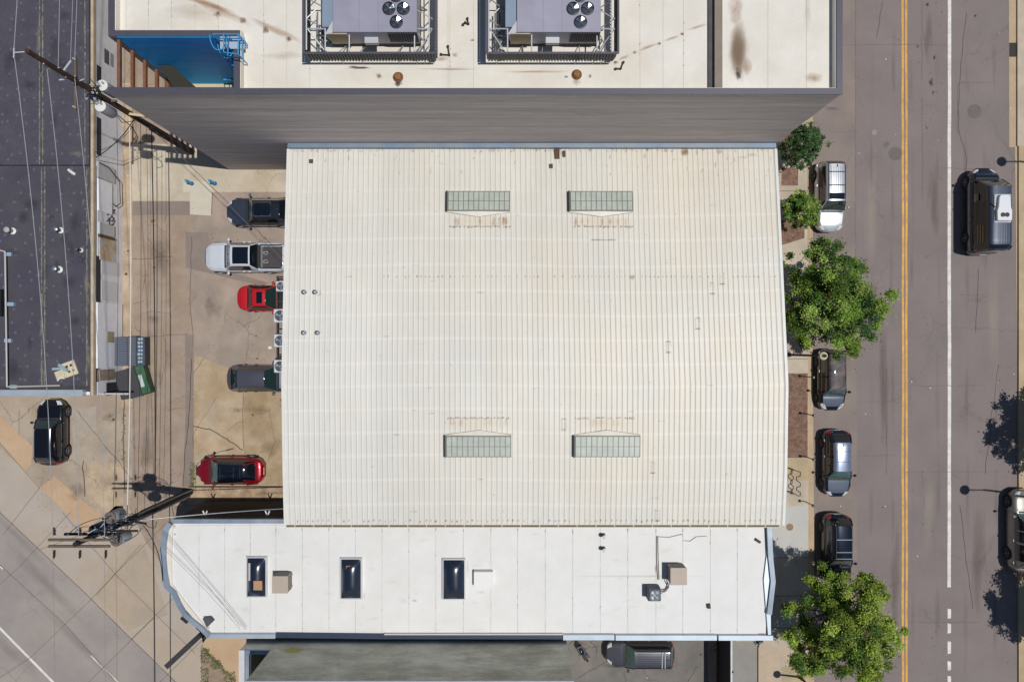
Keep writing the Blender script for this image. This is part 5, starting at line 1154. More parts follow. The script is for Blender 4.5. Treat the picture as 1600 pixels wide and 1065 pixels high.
P_blue = paintm('paint_slate_blue', '434b5b', .4); P_white = paintm('paint_white', 'c9cfd8', 0, .35); P_red = paintm('paint_red', 'b81418', 0.0, .35); P_crim = paintm('paint_crimson', '8e0a1c', .35, .3)
P_grey = paintm('paint_grey', '60616c', .5); P_black = paintm('paint_black', '0e1016', .1, .2); P_navy = paintm('paint_navy', '151c2c', .2, .25); P_silver = paintm('paint_silver', 'c4c8ce', .55, .3); P_char = paintm('paint_charcoal', '45464f', .3, .42); P_gun = paintm('paint_gunmetal', '79818f', .6, .28)
LEFT, RIGHT, UP, DOWN = PI, 0.0, PI/2, -PI/2
car('parked_car', 'slate blue SUV with panoramic glass roof parked nose out beside warehouse', 'car', 408, 331, LEFT, dict(L=4.7, W=1.92, H=1.66, paint=P_blue, cab=(.85, .28, -1.55, -2.12), belt=1.0, nose=.75, glass=((-.95, .15, .78),), sunframe=(-.95, .15, .8), rails=True, railm=M_plast, roof=paintm('roof_ink', '1c2432', .3), wr=.36, side=((-1.95, -1.35),), rdrop=.8, fn=8), 'cars parked behind the warehouse')
t_, cs_, bs_ = car('parked_pickup', 'white pickup with open dark bed and black glass roof beside warehouse', 'pickup', 385, 402, LEFT, dict(L=5.6, W=2.05, H=1.8, paint=P_white, cab=(1.25, .72, -.62, -.95), belt=1.12, hood=1.14, nose=.85, tail=1.1, deck=1.12, glass=((-.52, .55, .86),), bed=(-2.62, -1.08), wr=.4, tumble=.28, rdrop=.9, fo=.95, ro=1.25, fn=11, rn=18, side=((-.9, -.55),), fin=False), 'cars parked behind the warehouse')
MB().box(-2.6, -1.1, -.745, .745, .70, .712).build('bed_liner', mat('bed_grey', '4a4648', .8, var=.2, scale=6), t_)
mb = MB()
for k in range(9): y = -.66+k*.165; mb.box(-2.55, -1.15, y-.02, y+.02, .713, .73)
mb.build('bed_rib', mat('bed_rib', '383537', .7), t_)
mb = MB()
for s_ in (-1, 1): mb.path([(-1.45, s_*.18, .78), (-1.25, s_*.22, .82), (-1.2, s_*.35, .78), (-1.45, s_*.4, .76), (-1.5, s_*.25, .77)], .02, 5)
mb.build('tie_down', mat('strap_pale', 'b5b5b8', .6), t_)
MB().box(-1.12, -.93, -.8, .8, 1.13, 1.2).build('bed_rail', M_plast, t_); 
for s_ in (-1, 1): MB().box(-2.6, -1.1, s_*.80-.04, s_*.80+.04, 1.13, 1.165).build('bed_rail', M_plast, t_)
car('parked_car', 'bright red coupe reaching under the black condenser rack', 'car', 421, 466, RIGHT, dict(L=4.3, W=1.84, H=1.36, paint=P_red, cab=(.62, -.02, -.92, -1.5), belt=.88, nose=.66, tail=.8, deck=.9, hood=.84, glass=((-.62, -.22, .72),), tumble=.3, rearglass=M_sun, fn=7, rn=8, fin=False, hoodmat=mat('bonnet_dark', '22302e', .15, coat=1.0), wr=.33), 'cars parked behind the warehouse', .6)
car('parked_car', 'grey hatchback with its bonnet under the lowest condenser', 'car', 409, 591, RIGHT, dict(L=4.7, W=1.86, H=1.55, paint=P_grey, cab=(1.15, .45, -1.4, -2.05), belt=.98, rearglass=mat('rear_glass_teal', '16282c', .06, coat=1.0), rdrop=.75, fin=False, hoodmat=P_gun, fn=8, side=((-1.95, -1.4),)), 'cars parked behind the warehouse')
t_, cs_, bs_ = car('parked_car', 'dark red sedan with full glass roof parked over pale concrete', 'car', 360, 735, LEFT, dict(L=4.75, W=1.94, H=1.46, paint=P_crim, cab=(1.28, .55, -1.15, -1.85), belt=.92, hood=.9, nose=.62, tail=.78, deck=.98, fn=5, rn=6, fe=.5, roof=M_sun, roofx=(-1.75, .5), glassroof=True, rdrop=.75, fin=False, wiper=False, tumble=.34, seams=(.38, -.55, -.98), wind=mat('windscreen_clear', '3a5658', .05, coat=1.0), taper=.3, wr=.36), 'cars parked behind the warehouse', .65)
for s_ in (-1, 1): p = cs_(.78, .0); MB().box(.62, .76, s_*.38-.24, s_*.38+.24, p[2]-.06, p[2]+.012).build('sun_visor', M_seat, t_, bevel=.03)
car('parked_car', 'black SUV below the dark roof, its wheels showing on one side', 'car', 0, 0, UP, dict(L=4.55, W=1.9, H=1.68, paint=P_black, cab=(.92, .35, -1.6, -2.05), belt=1.02, rails=True, wr=.37, trim=M_chr, side=((-2.0, -1.6),), fin=False, rdrop=.7, fn=8))
bc = bpy.context.scene.objects['parked_car.004'] if 'parked_car.004' in bpy.data.objects else None
for o in bpy.data.objects:
    if o.get('label', '').startswith('black SUV below the dark roof'): o.location = (-31.75, (540-675)*47.2/1067, .012)
SG = 'cars parked along the near kerb'
car('parked_car', 'silver SUV with roof rails and dark sunroof at near kerb', 'car', 1300, 307, DOWN, dict(L=4.85, W=1.92, H=1.8, paint=P_silver, cab=(1.05, .5, -2.0, -2.32), belt=1.05, hood=1.06, nose=.8, glass=((-.02, .4, .8),), rails=True, bars=(-1.45, -.55), ribs=True, ribend=-.1, wr=.38, side=((-2.2, -1.9),), fn=10, tumble=.24, bumper=P_silver, rdrop=.6), SG)
for o in bpy.data.objects:
    if o.get('label', '').startswith('silver SUV'): o.location = (22.12, (540-306)*47/1067, .012)
car('parked_car', 'black boxy car with tree reflection painted on its roof, just below the large tree', 'car', 0, 0, DOWN, dict(L=4.25, W=1.84, H=1.72, paint=P_black, roof=mat('roof_tree_reflection', '5e4e4c', .6, metal=.1, coat=.15, var=.5, scale=3.5, color2='33363f'), hoodmat=P_gun, cab=(1.05, .62, -1.75, -2.02), belt=1.02, wr=.33, fn=8, hl=.5, side=((-1.95, -1.7),), fin=False, rdrop=.6, wind=mat('windscreen_teal', '3f6360', .08, coat=1.0)), SG)  # plum mottling paints the tree's reflection into the roof colour
for o in bpy.data.objects:
    if o.get('label', '').startswith('black boxy'): o.location = (22.25, (540-592)*47/1067-.05, .012)
car('parked_car', 'dark SUV with pale blue grey roof and bonnet beside the bike rack', 'car', 0, 0, DOWN, dict(L=4.6, W=1.88, H=1.64, paint=P_navy, roof=mat('roof_pale_blue', '8d98ae', .22, metal=.6, coat=1.0), hoodmat=P_gun, cab=(1.0, .4, -1.5, -2.1), belt=1.0, wr=.35, fn=7, seams=(-.25, -.95), roofx=(-1.55, .4), side=((-2.0, -1.55),), rdrop=.7, tumble=.32, rearglass=M_plast, wind=MATS['windscreen_teal']), SG)
for o in bpy.data.objects:
    if o.get('label', '').startswith('dark SUV with pale'): o.location = (22.62, (540-724)*47.1/1067, .012)
car('parked_car', 'glossy black SUV with roof rails, half under the tree at the bottom', 'car', 0, 0, DOWN, dict(L=4.85, W=1.95, H=1.78, paint=P_black, cab=(1.1, .5, -1.85, -2.25), belt=1.05, wr=.38, fn=8, rails=True, bars=(-.95, -.1, .35), barm=M_chr, side=((-2.2, -1.8),), roof=paintm('roof_ink_blue', '1a2433', .5, .15)), SG)
for o in bpy.data.objects:
    if o.get('label', '').startswith('glossy black SUV'): o.location = (22.6, (540-859)*47/1067, .012)
t_, cs_, bs_ = car('cargo_van', 'black cargo van with white roof air unit driving beyond the white line', 'van', 0, 0, UP, dict(L=5.95, W=2.03, H=2.65, paint=P_navy, roof=mat('van_roof', '3a4558', .4, metal=.2, coat=.3), cab=(2.15, 1.35, -2.6, -2.9), belt=1.22, hood=1.18, nose=.85, wr=.38, tumble=.26, cw=.95, fn=9, rn=22, side=((-2.8, .45),), sidemat=P_black, roofx=(-2.85, 1.35), rdrop=.12, ribs=True, fin=False, ro=1.2, tl=.1), None)
t_.location = (32.68, (540-331)*47.3/1067, .012)
ac = MB().prism([(-1.0, -.48), (-.35, -.5), (-.1, -.42), (.55, -.36), (.72, -.25), (.72, .25), (.55, .36), (-.1, .42), (-.35, .5), (-1.0, .48)], 2.68, 2.9).build('roof_air_unit', mat('unit_white', 'd5d8dc', .4), t_, bevel=.05)
for y in (-.02, .26): MB().lathe([(.15, 2.9), (.15, 2.925), (.05, 2.93)], 18, (-.62, y-.12)).build('fan', M_plast, ac)
MB().box(-1.1, .78, -.55, .55, 2.67, 2.69).build('base', mat('unit_grey', 'a9aeb4', .5), ac); MB().beam((-.1, .5, 2.7), (.25, .75, 2.66), .05, .05).build('cable', M_plast, ac)
mb = MB(); rl = random.Random(5)
for r_ in range(5):
    x = -1.1-r_*.0
for row, zz in enumerate((2.05, 1.85, 1.65)):
    x = -2.3
    while x < -1.15:
        w_ = rl.uniform(.04, .1); yq = cs_(x, 1-.5*(zz-1.18)/1.33)[1]+.03
        mb.box(x, x+w_, yq-.004, yq+.004, zz-.06, zz+.04); x += w_+.035
mb.build('lettering', mat('lettering_gold', 'a8935c', .6), t_)
MB().box(.55, 1.05, .93, .965, 1.35, 1.75).build('side_window', M_glass, t_)
t_, cs_, bs_ = car('parked_pickup', 'silver double cab truck cut by photo edge, beyond the white line', 'truck', 0, 0, UP, dict(L=5.7, W=2.02, H=1.85, paint=paintm('paint_pewter', '96938c', .4, .35), cab=(1.35, .75, -2.0, -2.45), belt=1.2, hood=1.15, nose=.85, wr=.41, side=((.12, .2), (-.75, -.62), (-2.4, -1.9)), tumble=.3, ro=1.25, rails=False, fn=10, fin=False, rdrop=.8, wind=MATS['windscreen_teal']), None)
t_.location = (35.6, (540-829)*47.2/1067, .012)
t_, cs_, bs_ = car('parked_car', 'dark grey SUV partly hidden by white roof edge in the driveway', 'car', 1000, 1018, LEFT, dict(L=4.7, W=1.86, H=1.75, paint=P_char, cab=(1.1, .55, -1.85, -2.2), belt=1.02, rails=True, railm=M_plast, ribs=True, bars=(-1.5, -1.3), barm=M_galv, wr=.37, side=((-2.1, -1.8),), fn=8, tumble=.22, wind=mat('windscreen_sea', '39564f', .08, coat=1.0)), None)
t_.location = (*W(1000, 1020, .75), .012)
# motorcycle leaning by the grey wall
mc_ = thing('motorcycle', 'small motorcycle beside grey wall, partly under the white roof edge', 'motorcycle', (*W(909, 1016, .5), 0), PI/2+.5)
for x in (-.65, .65):
    w_ = MB().tube((x, -.05, .3), (x, .05, .3), .3, 20).build('wheel', M_tyre, mc_, smooth=30); MB().tube((x, -.055, .3), (x, .055, .3), .19, 16).build('rim', M_rim, w_)
MB().path([(-.65, 0, .3), (-.2, 0, .4), (.3, 0, .75), (.65, 0, .3)], .05, 8).build('frame', M_plast, mc_); MB().add(*_ell((.12, 0, .82), (.3, .15, .14))).build('tank', P_black, mc_, smooth=True)
MB().box(-.6, -.1, -.13, .13, .72, .8).build('seat', M_plast, mc_, bevel=.04); MB().path([(.42, -.38, .95), (.5, -.1, 1.0), (.5, .1, 1.0), (.42, .38, .95)], .02, 6).build('handlebar', M_chr, mc_)
MB().box(-.15, .2, -.2, .2, .3, .58).build('engine', M_chr, mc_, bevel=.03); MB().tube((.0, -.2, .3), (-.75, -.22, .35), .05, 8).build('exhaust', M_chr, mc_)

# ---------------------------------------------------------------- trees
def leafmat(nm, c):
    if nm in MATS: return MATS[nm]
    m = mat(nm, c, .45, attr='tint', trans=.30, spec=.4); return m
def tree(name, label, x, y, h, r, base_z, nleaf, ls, greens, seed, lobes, trunk_r=.14, group=None, crown_lo=.35):
    R = random.Random(seed); t_ = thing(name, label, 'tree', (x, y, base_z), group=group)
    tr = MB(); cl = []
    tr.lathe([(trunk_r*1.3, 0), (trunk_r, .3), (trunk_r*.8, h*crown_lo)], 10)
    top_ = Vector((0, 0, h*crown_lo))
    for (lx, ly, lz, lr) in lobes:      # lobes in units of r (x, y) and h (z)
        c = Vector((lx*r, ly*r, lz*h)); mid = (top_+c)/2+Vector((R.uniform(-.2, .2), R.uniform(-.2, .2), .1))
        tr.tube(top_-Vector((0, 0, .1)), mid, trunk_r*.45, 6, trunk_r*.28); tr.tube(mid, c, trunk_r*.28, 5, trunk_r*.1)
        k = max(4, int(105*lr*lr))
        for _ in range(k):
            while 1:
                v = Vector((R.uniform(-1, 1), R.uniform(-1, 1), R.uniform(-.6, 1)))
                if .35 < v.length < 1: break
            p = c+Vector((v.x*lr*r, v.y*lr*r, v.z*lr*r*.8)); hq = math.hypot(p.x, p.y); p = p if hq < r*1.0 else Vector((p.x*r*.96/hq, p.y*r*.96/hq, p.z)); tr.tube(c, p, trunk_r*.1, 4, .008); cl.append((p, R.uniform(.16, .32)*max(.55, lr*2)*min(1.5, r/2.4)))
    tr.build('trunk', mat('bark', '5c4a3a', .9, var=.2, scale=4), t_)
    V = []; Fc = []; T = []
    per = max(10, nleaf//len(cl))
    for (p, cr) in cl:
        tone = R.choice((.5, .75, .95, 1.1, 1.3)); g0 = greens[R.randrange(len(greens))]
        for _ in range(per):
            v = Vector((R.gauss(0, .5), R.gauss(0, .5), R.gauss(0, .38)))*cr*1.25; q = p+v
            if R.random() < .04: q = q+v*1.0
            a = R.uniform(0, 6.283); tl = R.gauss(0, .55); tl2 = R.gauss(0, .55); s = ls*R.uniform(.6, 1.25)
            d = Vector((math.cos(a), math.sin(a), tl)).normalized(); e = Vector((-math.sin(a), math.cos(a), tl2)).normalized()
            k = len(V); m_ = q+d*s*.5
            V += [q, m_+e*s*.28, q+d*s, m_-e*s*.28]; Fc.append((k, k+1, k+2, k+3)); j = tone*R.uniform(.6, 1.4)*(1.35 if R.random() < .12 else 1); hj = R.uniform(.85, 1.2); T.append((min(.6, g0[0]*j*hj), g0[1]*j, g0[2]*j))
    me = bpy.data.meshes.new('crown'); me.from_pydata(V, [], Fc); me.update(); ca = me.color_attributes.new('tint', 'FLOAT_COLOR', 'CORNER')
    ca.data.foreach_set('color', [c for t in T for _ in range(4) for c in (*t, 1)]); me.materials.append(leafmat('leaf', '4a6a20'))
    o = bpy.data.objects.new('crown', me); C.objects.link(o); o.parent = t_
    return t_
def lobes_ring(seed, n, zlo, zhi, rad=.62, lr=(.28, .42)):
    R = random.Random(seed); L_ = []
    for i in range(n):
        a = 2*PI*i/n+R.uniform(-.3, .3); q = rad*R.uniform(.72, 1.12); L_.append((q*math.cos(a), q*math.sin(a), R.uniform(zlo, zhi-.12), R.uniform(*lr)))
    for i in range(n//2):
        a = R.uniform(0, 6.28); q = R.uniform(.0, .42); L_.append((q*math.cos(a), q*math.sin(a), R.uniform((zlo+zhi)/2, zhi), R.uniform(*lr)))
    return L_
G1 = [lin('6b8b2e'), lin('7e9c3c'), lin('54782a'), lin('9ab25a'), lin('40632a'), lin('6f8f35')]; G2 = [lin('869e36'), lin('98ae46'), lin('718c30'), lin('98ac52'), lin('5a7a2c'), lin('8ba23c')]; G3 = [lin('3f6133'), lin('4f7340'), lin('34522c')]
tx, ty = W(1308, 467, 6.0)
tree('street_tree', 'large bright green tree hiding kerb and road edge beside the warehouse', tx, ty, 8.0, 3.75, .12, 85000, .135, G1, 11, lobes_ring(4, 17, .5, .84, .7, (.22, .34))+lobes_ring(41, 9, .62, .94, .36, (.26, .36))+[(-.75, .75, .5, .2), (-.2, .9, .6, .2), (.85, -.1, .7, .2), (.3, -.85, .6, .22)], group='trees along the pavement')
tx, ty = W(1337, 989, 6.2)
tree('street_tree', 'large yellow green tree at the bottom reaching over the yellow lines', tx, ty, 8.2, 4.1, .12, 90000, .135, G2, 12, lobes_ring(8, 17, .5, .84, .7, (.22, .34))+lobes_ring(81, 9, .62, .94, .36, (.26, .36))+[(-.98, -.05, .72, .15), (-.95, .3, .6, .16), (-.9, -.5, .72, .16)], group='trees along the pavement')
tx, ty = W(1263, 222, 3.8)
tree('street_tree', 'small dark green tree nearest the tall grey wall', tx, ty, 4.3, 1.55, .12, 9000, .135, G3, 13, lobes_ring(5, 12, .55, .92, .62, (.26, .4)), .07, 'trees along the pavement')
tx, ty = W(1257, 323, 3.4)
tree('street_tree', 'small bright tree overlapping the parked silver SUV', tx, ty, 3.9, 1.45, .12, 9500, .135, G1, 14, lobes_ring(6, 12, .55, .92, .6, (.26, .4)), .07, 'trees along the pavement')
tree('street_tree', 'tree beyond the photo edge casting shade above the silver truck', 37.7, -6.0, 6.4, 3.2, .12, 16000, .2, G1, 15, lobes_ring(7, 18, .5, .9, .66, (.26, .38)), group='trees across the road')
tree('street_tree', 'tree beyond the photo edge casting shade below the silver truck', 37.5, -18.2, 6.4, 3.2, .12, 16000, .2, G1, 16, lobes_ring(9, 18, .5, .9, .66, (.26, .38)), group='trees across the road')
# ---------------------------------------------------------------- street lamps, meters, bike rack
M_pole = mat('lamp_black', '23242a', .5, metal=.3)
def lamp(x, y, h, arm, label, lean=(1, 0), group='street lamps', disc=.3, globe=False):
    t_ = thing('street_lamp', label, 'street lamp', (x, y, .12), group=group)
    MB().lathe([(.16, 0), (.15, .25), (.08, .4), (.06, h)], 12).build('pole', M_pole, t_, smooth=True)
    ax = (arm, 0, h-.15)
    if arm: MB().path([(0, 0, h-.5), (arm*.4, 0, h-.15), ax], .04, 8).build('arm', M_pole, t_)
    MB().lathe([(disc, h-.25), (disc*.95, h-.12), (.08, h), (.05, h+.05)], 20, (ax[0], 0)).build('lamp_head', mat('globe_cream', 'cfc9a8', .4) if globe else M_pole, t_, smooth=True)
    if globe:
        MB().lathe([(.05, h+.02), (.1, h+.06), (.1, h+.1), (.03, h+.14)], 14, (ax[0], 0)).build('finial', M_pole, t_, smooth=True)
    return t_
xl, yl = W(1232, 554, .12)
lamp(xl, yl, 5.5, 0, 'black street lamp with cream head between large tree and black car', globe=True, disc=.26)
xl, yl = W(1251, 1057, .12); lamp(xl, yl, 5.5, 0, 'street lamp under the bottom tree with shadow on the orange slabs', globe=True, disc=.26)
lamp(36.2, -10.45, 9.2, -1.4, 'tall street lamp beyond the photo edge above the silver truck', disc=.34); lamp(38.4, 12.6, 9.2, -1.0, 'tall street lamp beyond the photo edge beside the black van', disc=.34)
for i, (px, py, lb) in enumerate(((1258, 588, 'parking meter beside the black boxy car'), (1259, 646, 'parking meter on the mulch bed edge between two cars'), (1259, 713, 'parking meter at the lower end of the mulch bed'), (1258, 783, 'parking meter between the bike rack and the pale slab'))):
    x, y = W(px, py, .12); t_ = thing('parking_meter', lb, 'parking meter', (x, y, .12), group='parking meters along the kerb')
    MB().lathe([(.035, 0), (.03, 1.15)], 8).build('post', M_pole, t_); MB().box(-.07, .07, -.09, .09, 1.15, 1.4).build('head', mat('meter_dark', '2f3236', .4), t_, bevel=.03)
pts = []
zz = .9
def bl(px, py, z=zz): return (*W(px, py, z), z)
raw = [(1234, 735), (1247, 734), (1250, 739), (1248, 743), (1241, 745), (1243, 751), (1249, 752), (1250, 757), (1247, 760), (1240, 759), (1233, 757), (1233, 750), (1238, 747), (1237, 742), (1232, 740), (1233, 735)]
raw = [(1239, 734), (1234, 734), (1232.5, 740), (1237, 744), (1237, 748), (1233, 751), (1233, 756), (1237, 759), (1237, 763), (1233, 767), (1233, 771), (1239, 771), (1244, 774), (1248, 774), (1248, 769), (1242, 765), (1242, 761), (1248, 759), (1248, 754), (1242, 750), (1242, 745), (1248, 743), (1248, 737), (1243, 735.5), (1239, 734)]
br = MB().path([bl(a+2.5, b) for a, b in raw], .028, 6)
for a, b in ((1239, 734), (1239, 771)): br.tube(bl(a+2.5, b), (bl(a+2.5, b)[0], bl(a+2.5, b)[1], .12), .03, 8)
o = br.build('bike_rack', M_pole); tag(o, 'black looping bike rack on the pavement slabs beside the warehouse', 'bike rack')

# ---------------------------------------------------------------- utility poles and wires
M_wood = mat('pole_wood', '4a3222', .85, var=.3, scale=3, color2='3a2a20'); M_wood2 = mat('arm_wood', '6a5a4c', .85, var=.2, scale=3); M_ins = mat('insulator_white', 'b9bec6', .3); M_insb = mat('insulator_brown', '3a2826', .35); M_can = mat('transformer_grey', '9a9fa6', .45, var=.08); M_wire = mat('wire_black', '1a1a1c', .5); M_wirel = mat('wire_aluminium', '9c9ea6', .5)
M_wdark = mat('pole_dark', '242425', .85, var=.2, scale=3)
def insul(p, r=.05, h=.22, parent=None, m=None):
    return MB().lathe([(r*.4, 0), (r, .03), (r*.5, .06), (r, .1), (r*.5, .13), (r*.9, .17), (r*.3, h)], 10, (0, 0)).build('insulator', m or M_ins, parent, smooth=True)
def can(parent, loc, r, h, cap_m=M_trim, m=M_can):
    c = MB().lathe([(r*.9, 0), (r, .05), (r, h*.9), (r*.92, h)], 18).build('transformer', m, parent, smooth=50); c.location = loc
    MB().lathe([(r*1.03, h), (r*1.0, h+.04), (.05, h+.08)], 18).build('lid', cap_m, c, smooth=True)
    for a in (.6, 2.6): 
        MB().lathe([(.035, 0), (.05, .05), (.03, .1), (.05, .15), (.02, .26)], 8, (math.cos(a)*r*.5, math.sin(a)*r*.5)).build('bushing', M_ins, c, smooth=True).location = (0, 0, h+.05)
    MB().box(-r-.06, -r+.02, -.04, .04, h*.3, h*.7).build('hanger', M_galv, c); return c
ax_, ay_ = W(300, 237, 0); PA = thing('utility_pole', 'tall brown utility pole leaning outward over the dark roof with two grey transformers', 'utility pole', (ax_, ay_, 0), group='utility poles in the alley')
MB().lathe([(.2, 0), (.19, 3), (.15, 11), (.12, 16.4)], 14).build('pole', M_wood, PA, smooth=True)
MB().tube((.19, -.02, .1), (.19, -.02, 7.0), .07, 8).build('conduit', mat('conduit_dark', '3a3a3d', .6), PA); MB().tube((-.05, -.2, .1), (-.05, -.2, 5.6), .05, 8).build('conduit', MATS['conduit_dark'], PA)
def arm(parent, z, c, half, ax, m=M_wood2, w_=.1, n=4):
    d = Vector((1, 0, 0)) if ax == 'x' else Vector((0, 1, 0)); c = Vector((c[0], c[1], z))
    MB().beam(c-d*half, c+d*half, w_, .12).build('crossarm', m, parent)
    for k in range(n):
        i = insul(None, parent=parent); q = c+d*half*(-.92+1.84*k/(n-1)); i.location = (q.x, q.y, z+.06)
arm(PA, 12.4, (-.28, -.0), 1.35, 'y', M_wood2, n=3)
MB().beam((-.1, .0, 16.3), (-.75, .0, 16.2), .05, .05).beam((-.75, -.25, 16.2), (-.7, .2, 16.25), .05, .05).build('bracket', M_ins, PA); MB().beam((.0, 0, 13.9), (.5, .55, 14.0), .08, .06).build('bracket', M_ins, PA); MB().beam((.0, 0, 13.2), (-.55, -.15, 13.3), .06, .06).build('bracket', M_ins, PA); MB().beam((0, 0, 12.7), (.4, .1, 12.8), .05, .05).build('bracket', M_ins, PA)
can(PA, (.12, .55, 9.6), .3, 1.15); can(PA, (.02, -.58, 9.6), .3, 1.15)
MB().box(-.5, .45, -.06, .06, 9.9, 10.0).build('bracket', M_wood2, PA); MB().beam((.1, -.1, 8.1), (1.55, -.25, 7.9), .14, .12).build('brace', mat('timber_pale', 'c9b48c', .8), PA)
mb = MB()
rw = random.Random(9)
for k in range(9):
    z = rw.uniform(10.4, 12.4); s_ = rw.choice((-1, 1)); mb.path([(rw.uniform(-.4, .1), s_*rw.uniform(.2, .6), z), (rw.uniform(-.5, .3), s_*rw.uniform(.0, .5), z-.5), (rw.uniform(-.2, .2), s_*.5, 11.0)], .018, 4)
mb.path([(.1, -.5, 9.6), (.5, -1.0, 8.5), (.3, -1.3, 7.5), (-.3, -1.4, 6.8)], .025, 5); mb.path([(.0, -.4, 9.6), (.2, -.9, 9.0), (.6, -.6, 8.4)], .02, 5)
mb.build('jumper_wire', M_wire, PA)
mb = MB()
for z in (15.3, 14.4, 13.7, 12.9, 11.7): a = rw.uniform(0, 3); mb.beam((-.17*math.cos(a), -.17*math.sin(a), z), (.2*math.cos(a), .2*math.sin(a), z+rw.uniform(-.2, .2)), .04, .05)
for k in range(10): z = rw.uniform(10.8, 11.8); a = rw.uniform(0, 6.28); mb.lathe([(.05, z), (.07, z+.06), (.03, z+.16)], 8, (-.25+.45*math.cos(a)*.8, .45*math.sin(a)))
mb.build('fitting', M_ins, PA)
MB().box(-.3, .05, -.35, .3, 11.0, 11.12).build('bracket', mat('bracket_navy', '2b3350', .5), PA)
bx, by = W(297, 768, 0); PB = thing('utility_pole', 'dark utility pole by the shop corner with three transformers and double crossarms', 'utility pole', (bx, by, 0), group='utility poles in the alley')
MB().lathe([(.23, 0), (.21, 3), (.17, 9), (.13, 12.7)], 14).build('pole', M_wdark, PB, smooth=True)
MB().tube((.02, -.3, .1), (.02, -.26, 8.0), .07, 8).build('conduit', M_galv, PB); MB().tube((.2, .16, .1), (.14, .14, 7), .06, 8).build('conduit', M_galv, PB); MB().tube((-.25, .1, .1), (-.2, .1, 6), .05, 8).build('conduit', MATS['conduit_dark'], PB)
for z, yo in ((12.35, .14), (12.35, -.2)):
    MB().beam((-1.6, yo, z), (1.6, yo, z), .12, .13).build('crossarm', M_wood2, PB)
    for q in (-1.35, 0, 1.35):
        for k in range(2):
            i = insul(None, parent=PB, r=.08, h=.28, m=M_insb); i.location = (q, yo+(1 if yo > 0 else -1)*(.22+.16*k), z-.1); i.rotation_euler = ((-1 if yo > 0 else 1)*1.3, 0, 0)
for yo in (.15,):
    MB().beam((-1.45, yo, 11.3), (1.45, yo, 11.3), .12, .13).build('crossarm', M_wdark, PB)
    for q in (-1.2, -.45, .5, 1.2): i = insul(None, parent=PB); i.location = (q, yo, 11.37)
MB().beam((-1.0, -.22, 9.3), (1.4, -.22, 9.3), .1, .1).build('crossarm', M_wdark, PB); MB().beam((-.7, .15, 8.0), (1.2, -.15, 8.0), .1, .1).build('crossarm', M_wdark, PB)
can(PB, (.05, .62, 8.6), .33, 1.1, mat('lid_brown', '6a5f58', .6)); can(PB, (.35, -.68, 8.5), .33, 1.1, MATS['lid_brown']); can(PB, (-.62, -.0, 8.9), .33, 1.1, mat('lid_navy', '28344a', .5), mat('can_slate', '3c4a60', .5))
mb = MB()
for (a, b, c) in (((-.9, .15, 11.4), (-1.1, .5, 10.6), (-.7, .2, 10.1)), ((-.2, .2, 10.9), (.3, .9, 10.4), (.2, .7, 9.7)), ((.2, -.2, 10.6), (.9, -.9, 10.2), (.5, -.75, 9.6)), ((0, .2, 9.2), (.9, .6, 9.0), (1.1, .1, 8.1)), ((1.2, .15, 11.3), (1.6, .2, 10.4), (1.3, -.2, 9.4)), ((-1.2, .15, 11.3), (-1.3, .6, 10.3), (.0, .7, 9.8)), ((.5, .15, 11.3), (.9, -.3, 10.6), (.4, -.7, 9.8)), ((-.45, .15, 11.3), (-.8, .2, 10.8), (-.6, 0, 10.1)), ((0, .6, 9.8), (.6, .9, 9.0), (1.0, .3, 8.2)), ((.4, -.7, 9.7), (1.1, -.9, 9.0), (.9, -.4, 8.0)), ((-.5, -.1, 9.9), (-.3, -.6, 9.4), (.4, -.6, 9.0)), ((1.1, -.2, 8.0), (1.4, -.9, 7.2), (1.0, -.4, 6.5))):
    a, b, c = Vector(a), Vector(b), Vector(c); mb.path([tuple((1-t)**2*a+2*t*(1-t)*b+t*t*c) for t in [i/8 for i in range(9)]], .02, 4)
mb.build('jumper_wire', M_wire, PB)
mb = MB()
for k in range(44): z = rw.uniform(7.2, 11.4); a = rw.uniform(0, 6.28); rr = rw.uniform(.25, .5); mb.path([(rr*math.cos(a), rr*math.sin(a), z), (rr*.5*math.cos(a+.8), rr*.5*math.sin(a+.8), z+.25)], .025, 5)
mb.build('fitting', M_ins, PB)
mb = MB()
for k in range(16):
    z = rw.uniform(8.2, 11.0); a0 = rw.uniform(0, 6.28); a1 = a0+rw.uniform(.6, 2.4); r0_, r1_ = rw.uniform(.3, 1.1), rw.uniform(.3, .8); P0 = Vector((r0_*math.cos(a0), r0_*math.sin(a0), z)); P2 = Vector((r1_*math.cos(a1), r1_*math.sin(a1), z-rw.uniform(.2, 1.6))); P1 = (P0+P2)/2+Vector((math.cos(a0)*.5, math.sin(a0)*.5, -.1))
    mb.path([tuple((1-t)**2*P0+2*t*(1-t)*P1+t*t*P2) for t in [i/7 for i in range(8)]], .016, 4)
mb.build('jumper_wire', M_wire, PB)
for z, l_ in ((10.4, .8), (9.8, .6), (8.9, .9)):
    MB().beam((-l_*.4, -.12, z), (l_, .1, z+.05), .07, .07).build('bracket', M_wdark, PB); i_ = insul(None, parent=PB, m=M_insb); i_.location = (l_*.9, .1, z+.08)
def wire(a, b, sag, r, label, m=M_wire, group='overhead wires', n=14):
    a, b = Vector(a), Vector(b); P = []
    for i in range(n+1): t = i/n; p = a.lerp(b, t); P.append((p.x, p.y, p.z-4*sag*t*(1-t)))
    o = MB().path(P, r, 5).build('overhead_wire', m); tag(o, label, 'wire', group); return o
A_ = lambda x, y, z: (ax_+x, ay_+y, z); B_ = lambda x, y, z: (bx+x, by+y, z)
wire(A_(-.75, 0, 16.2), B_(-1.35, .3, 12.4), .5, .017, 'pale overhead wire over the dark roof, the one farthest from the alley', M_wirel)
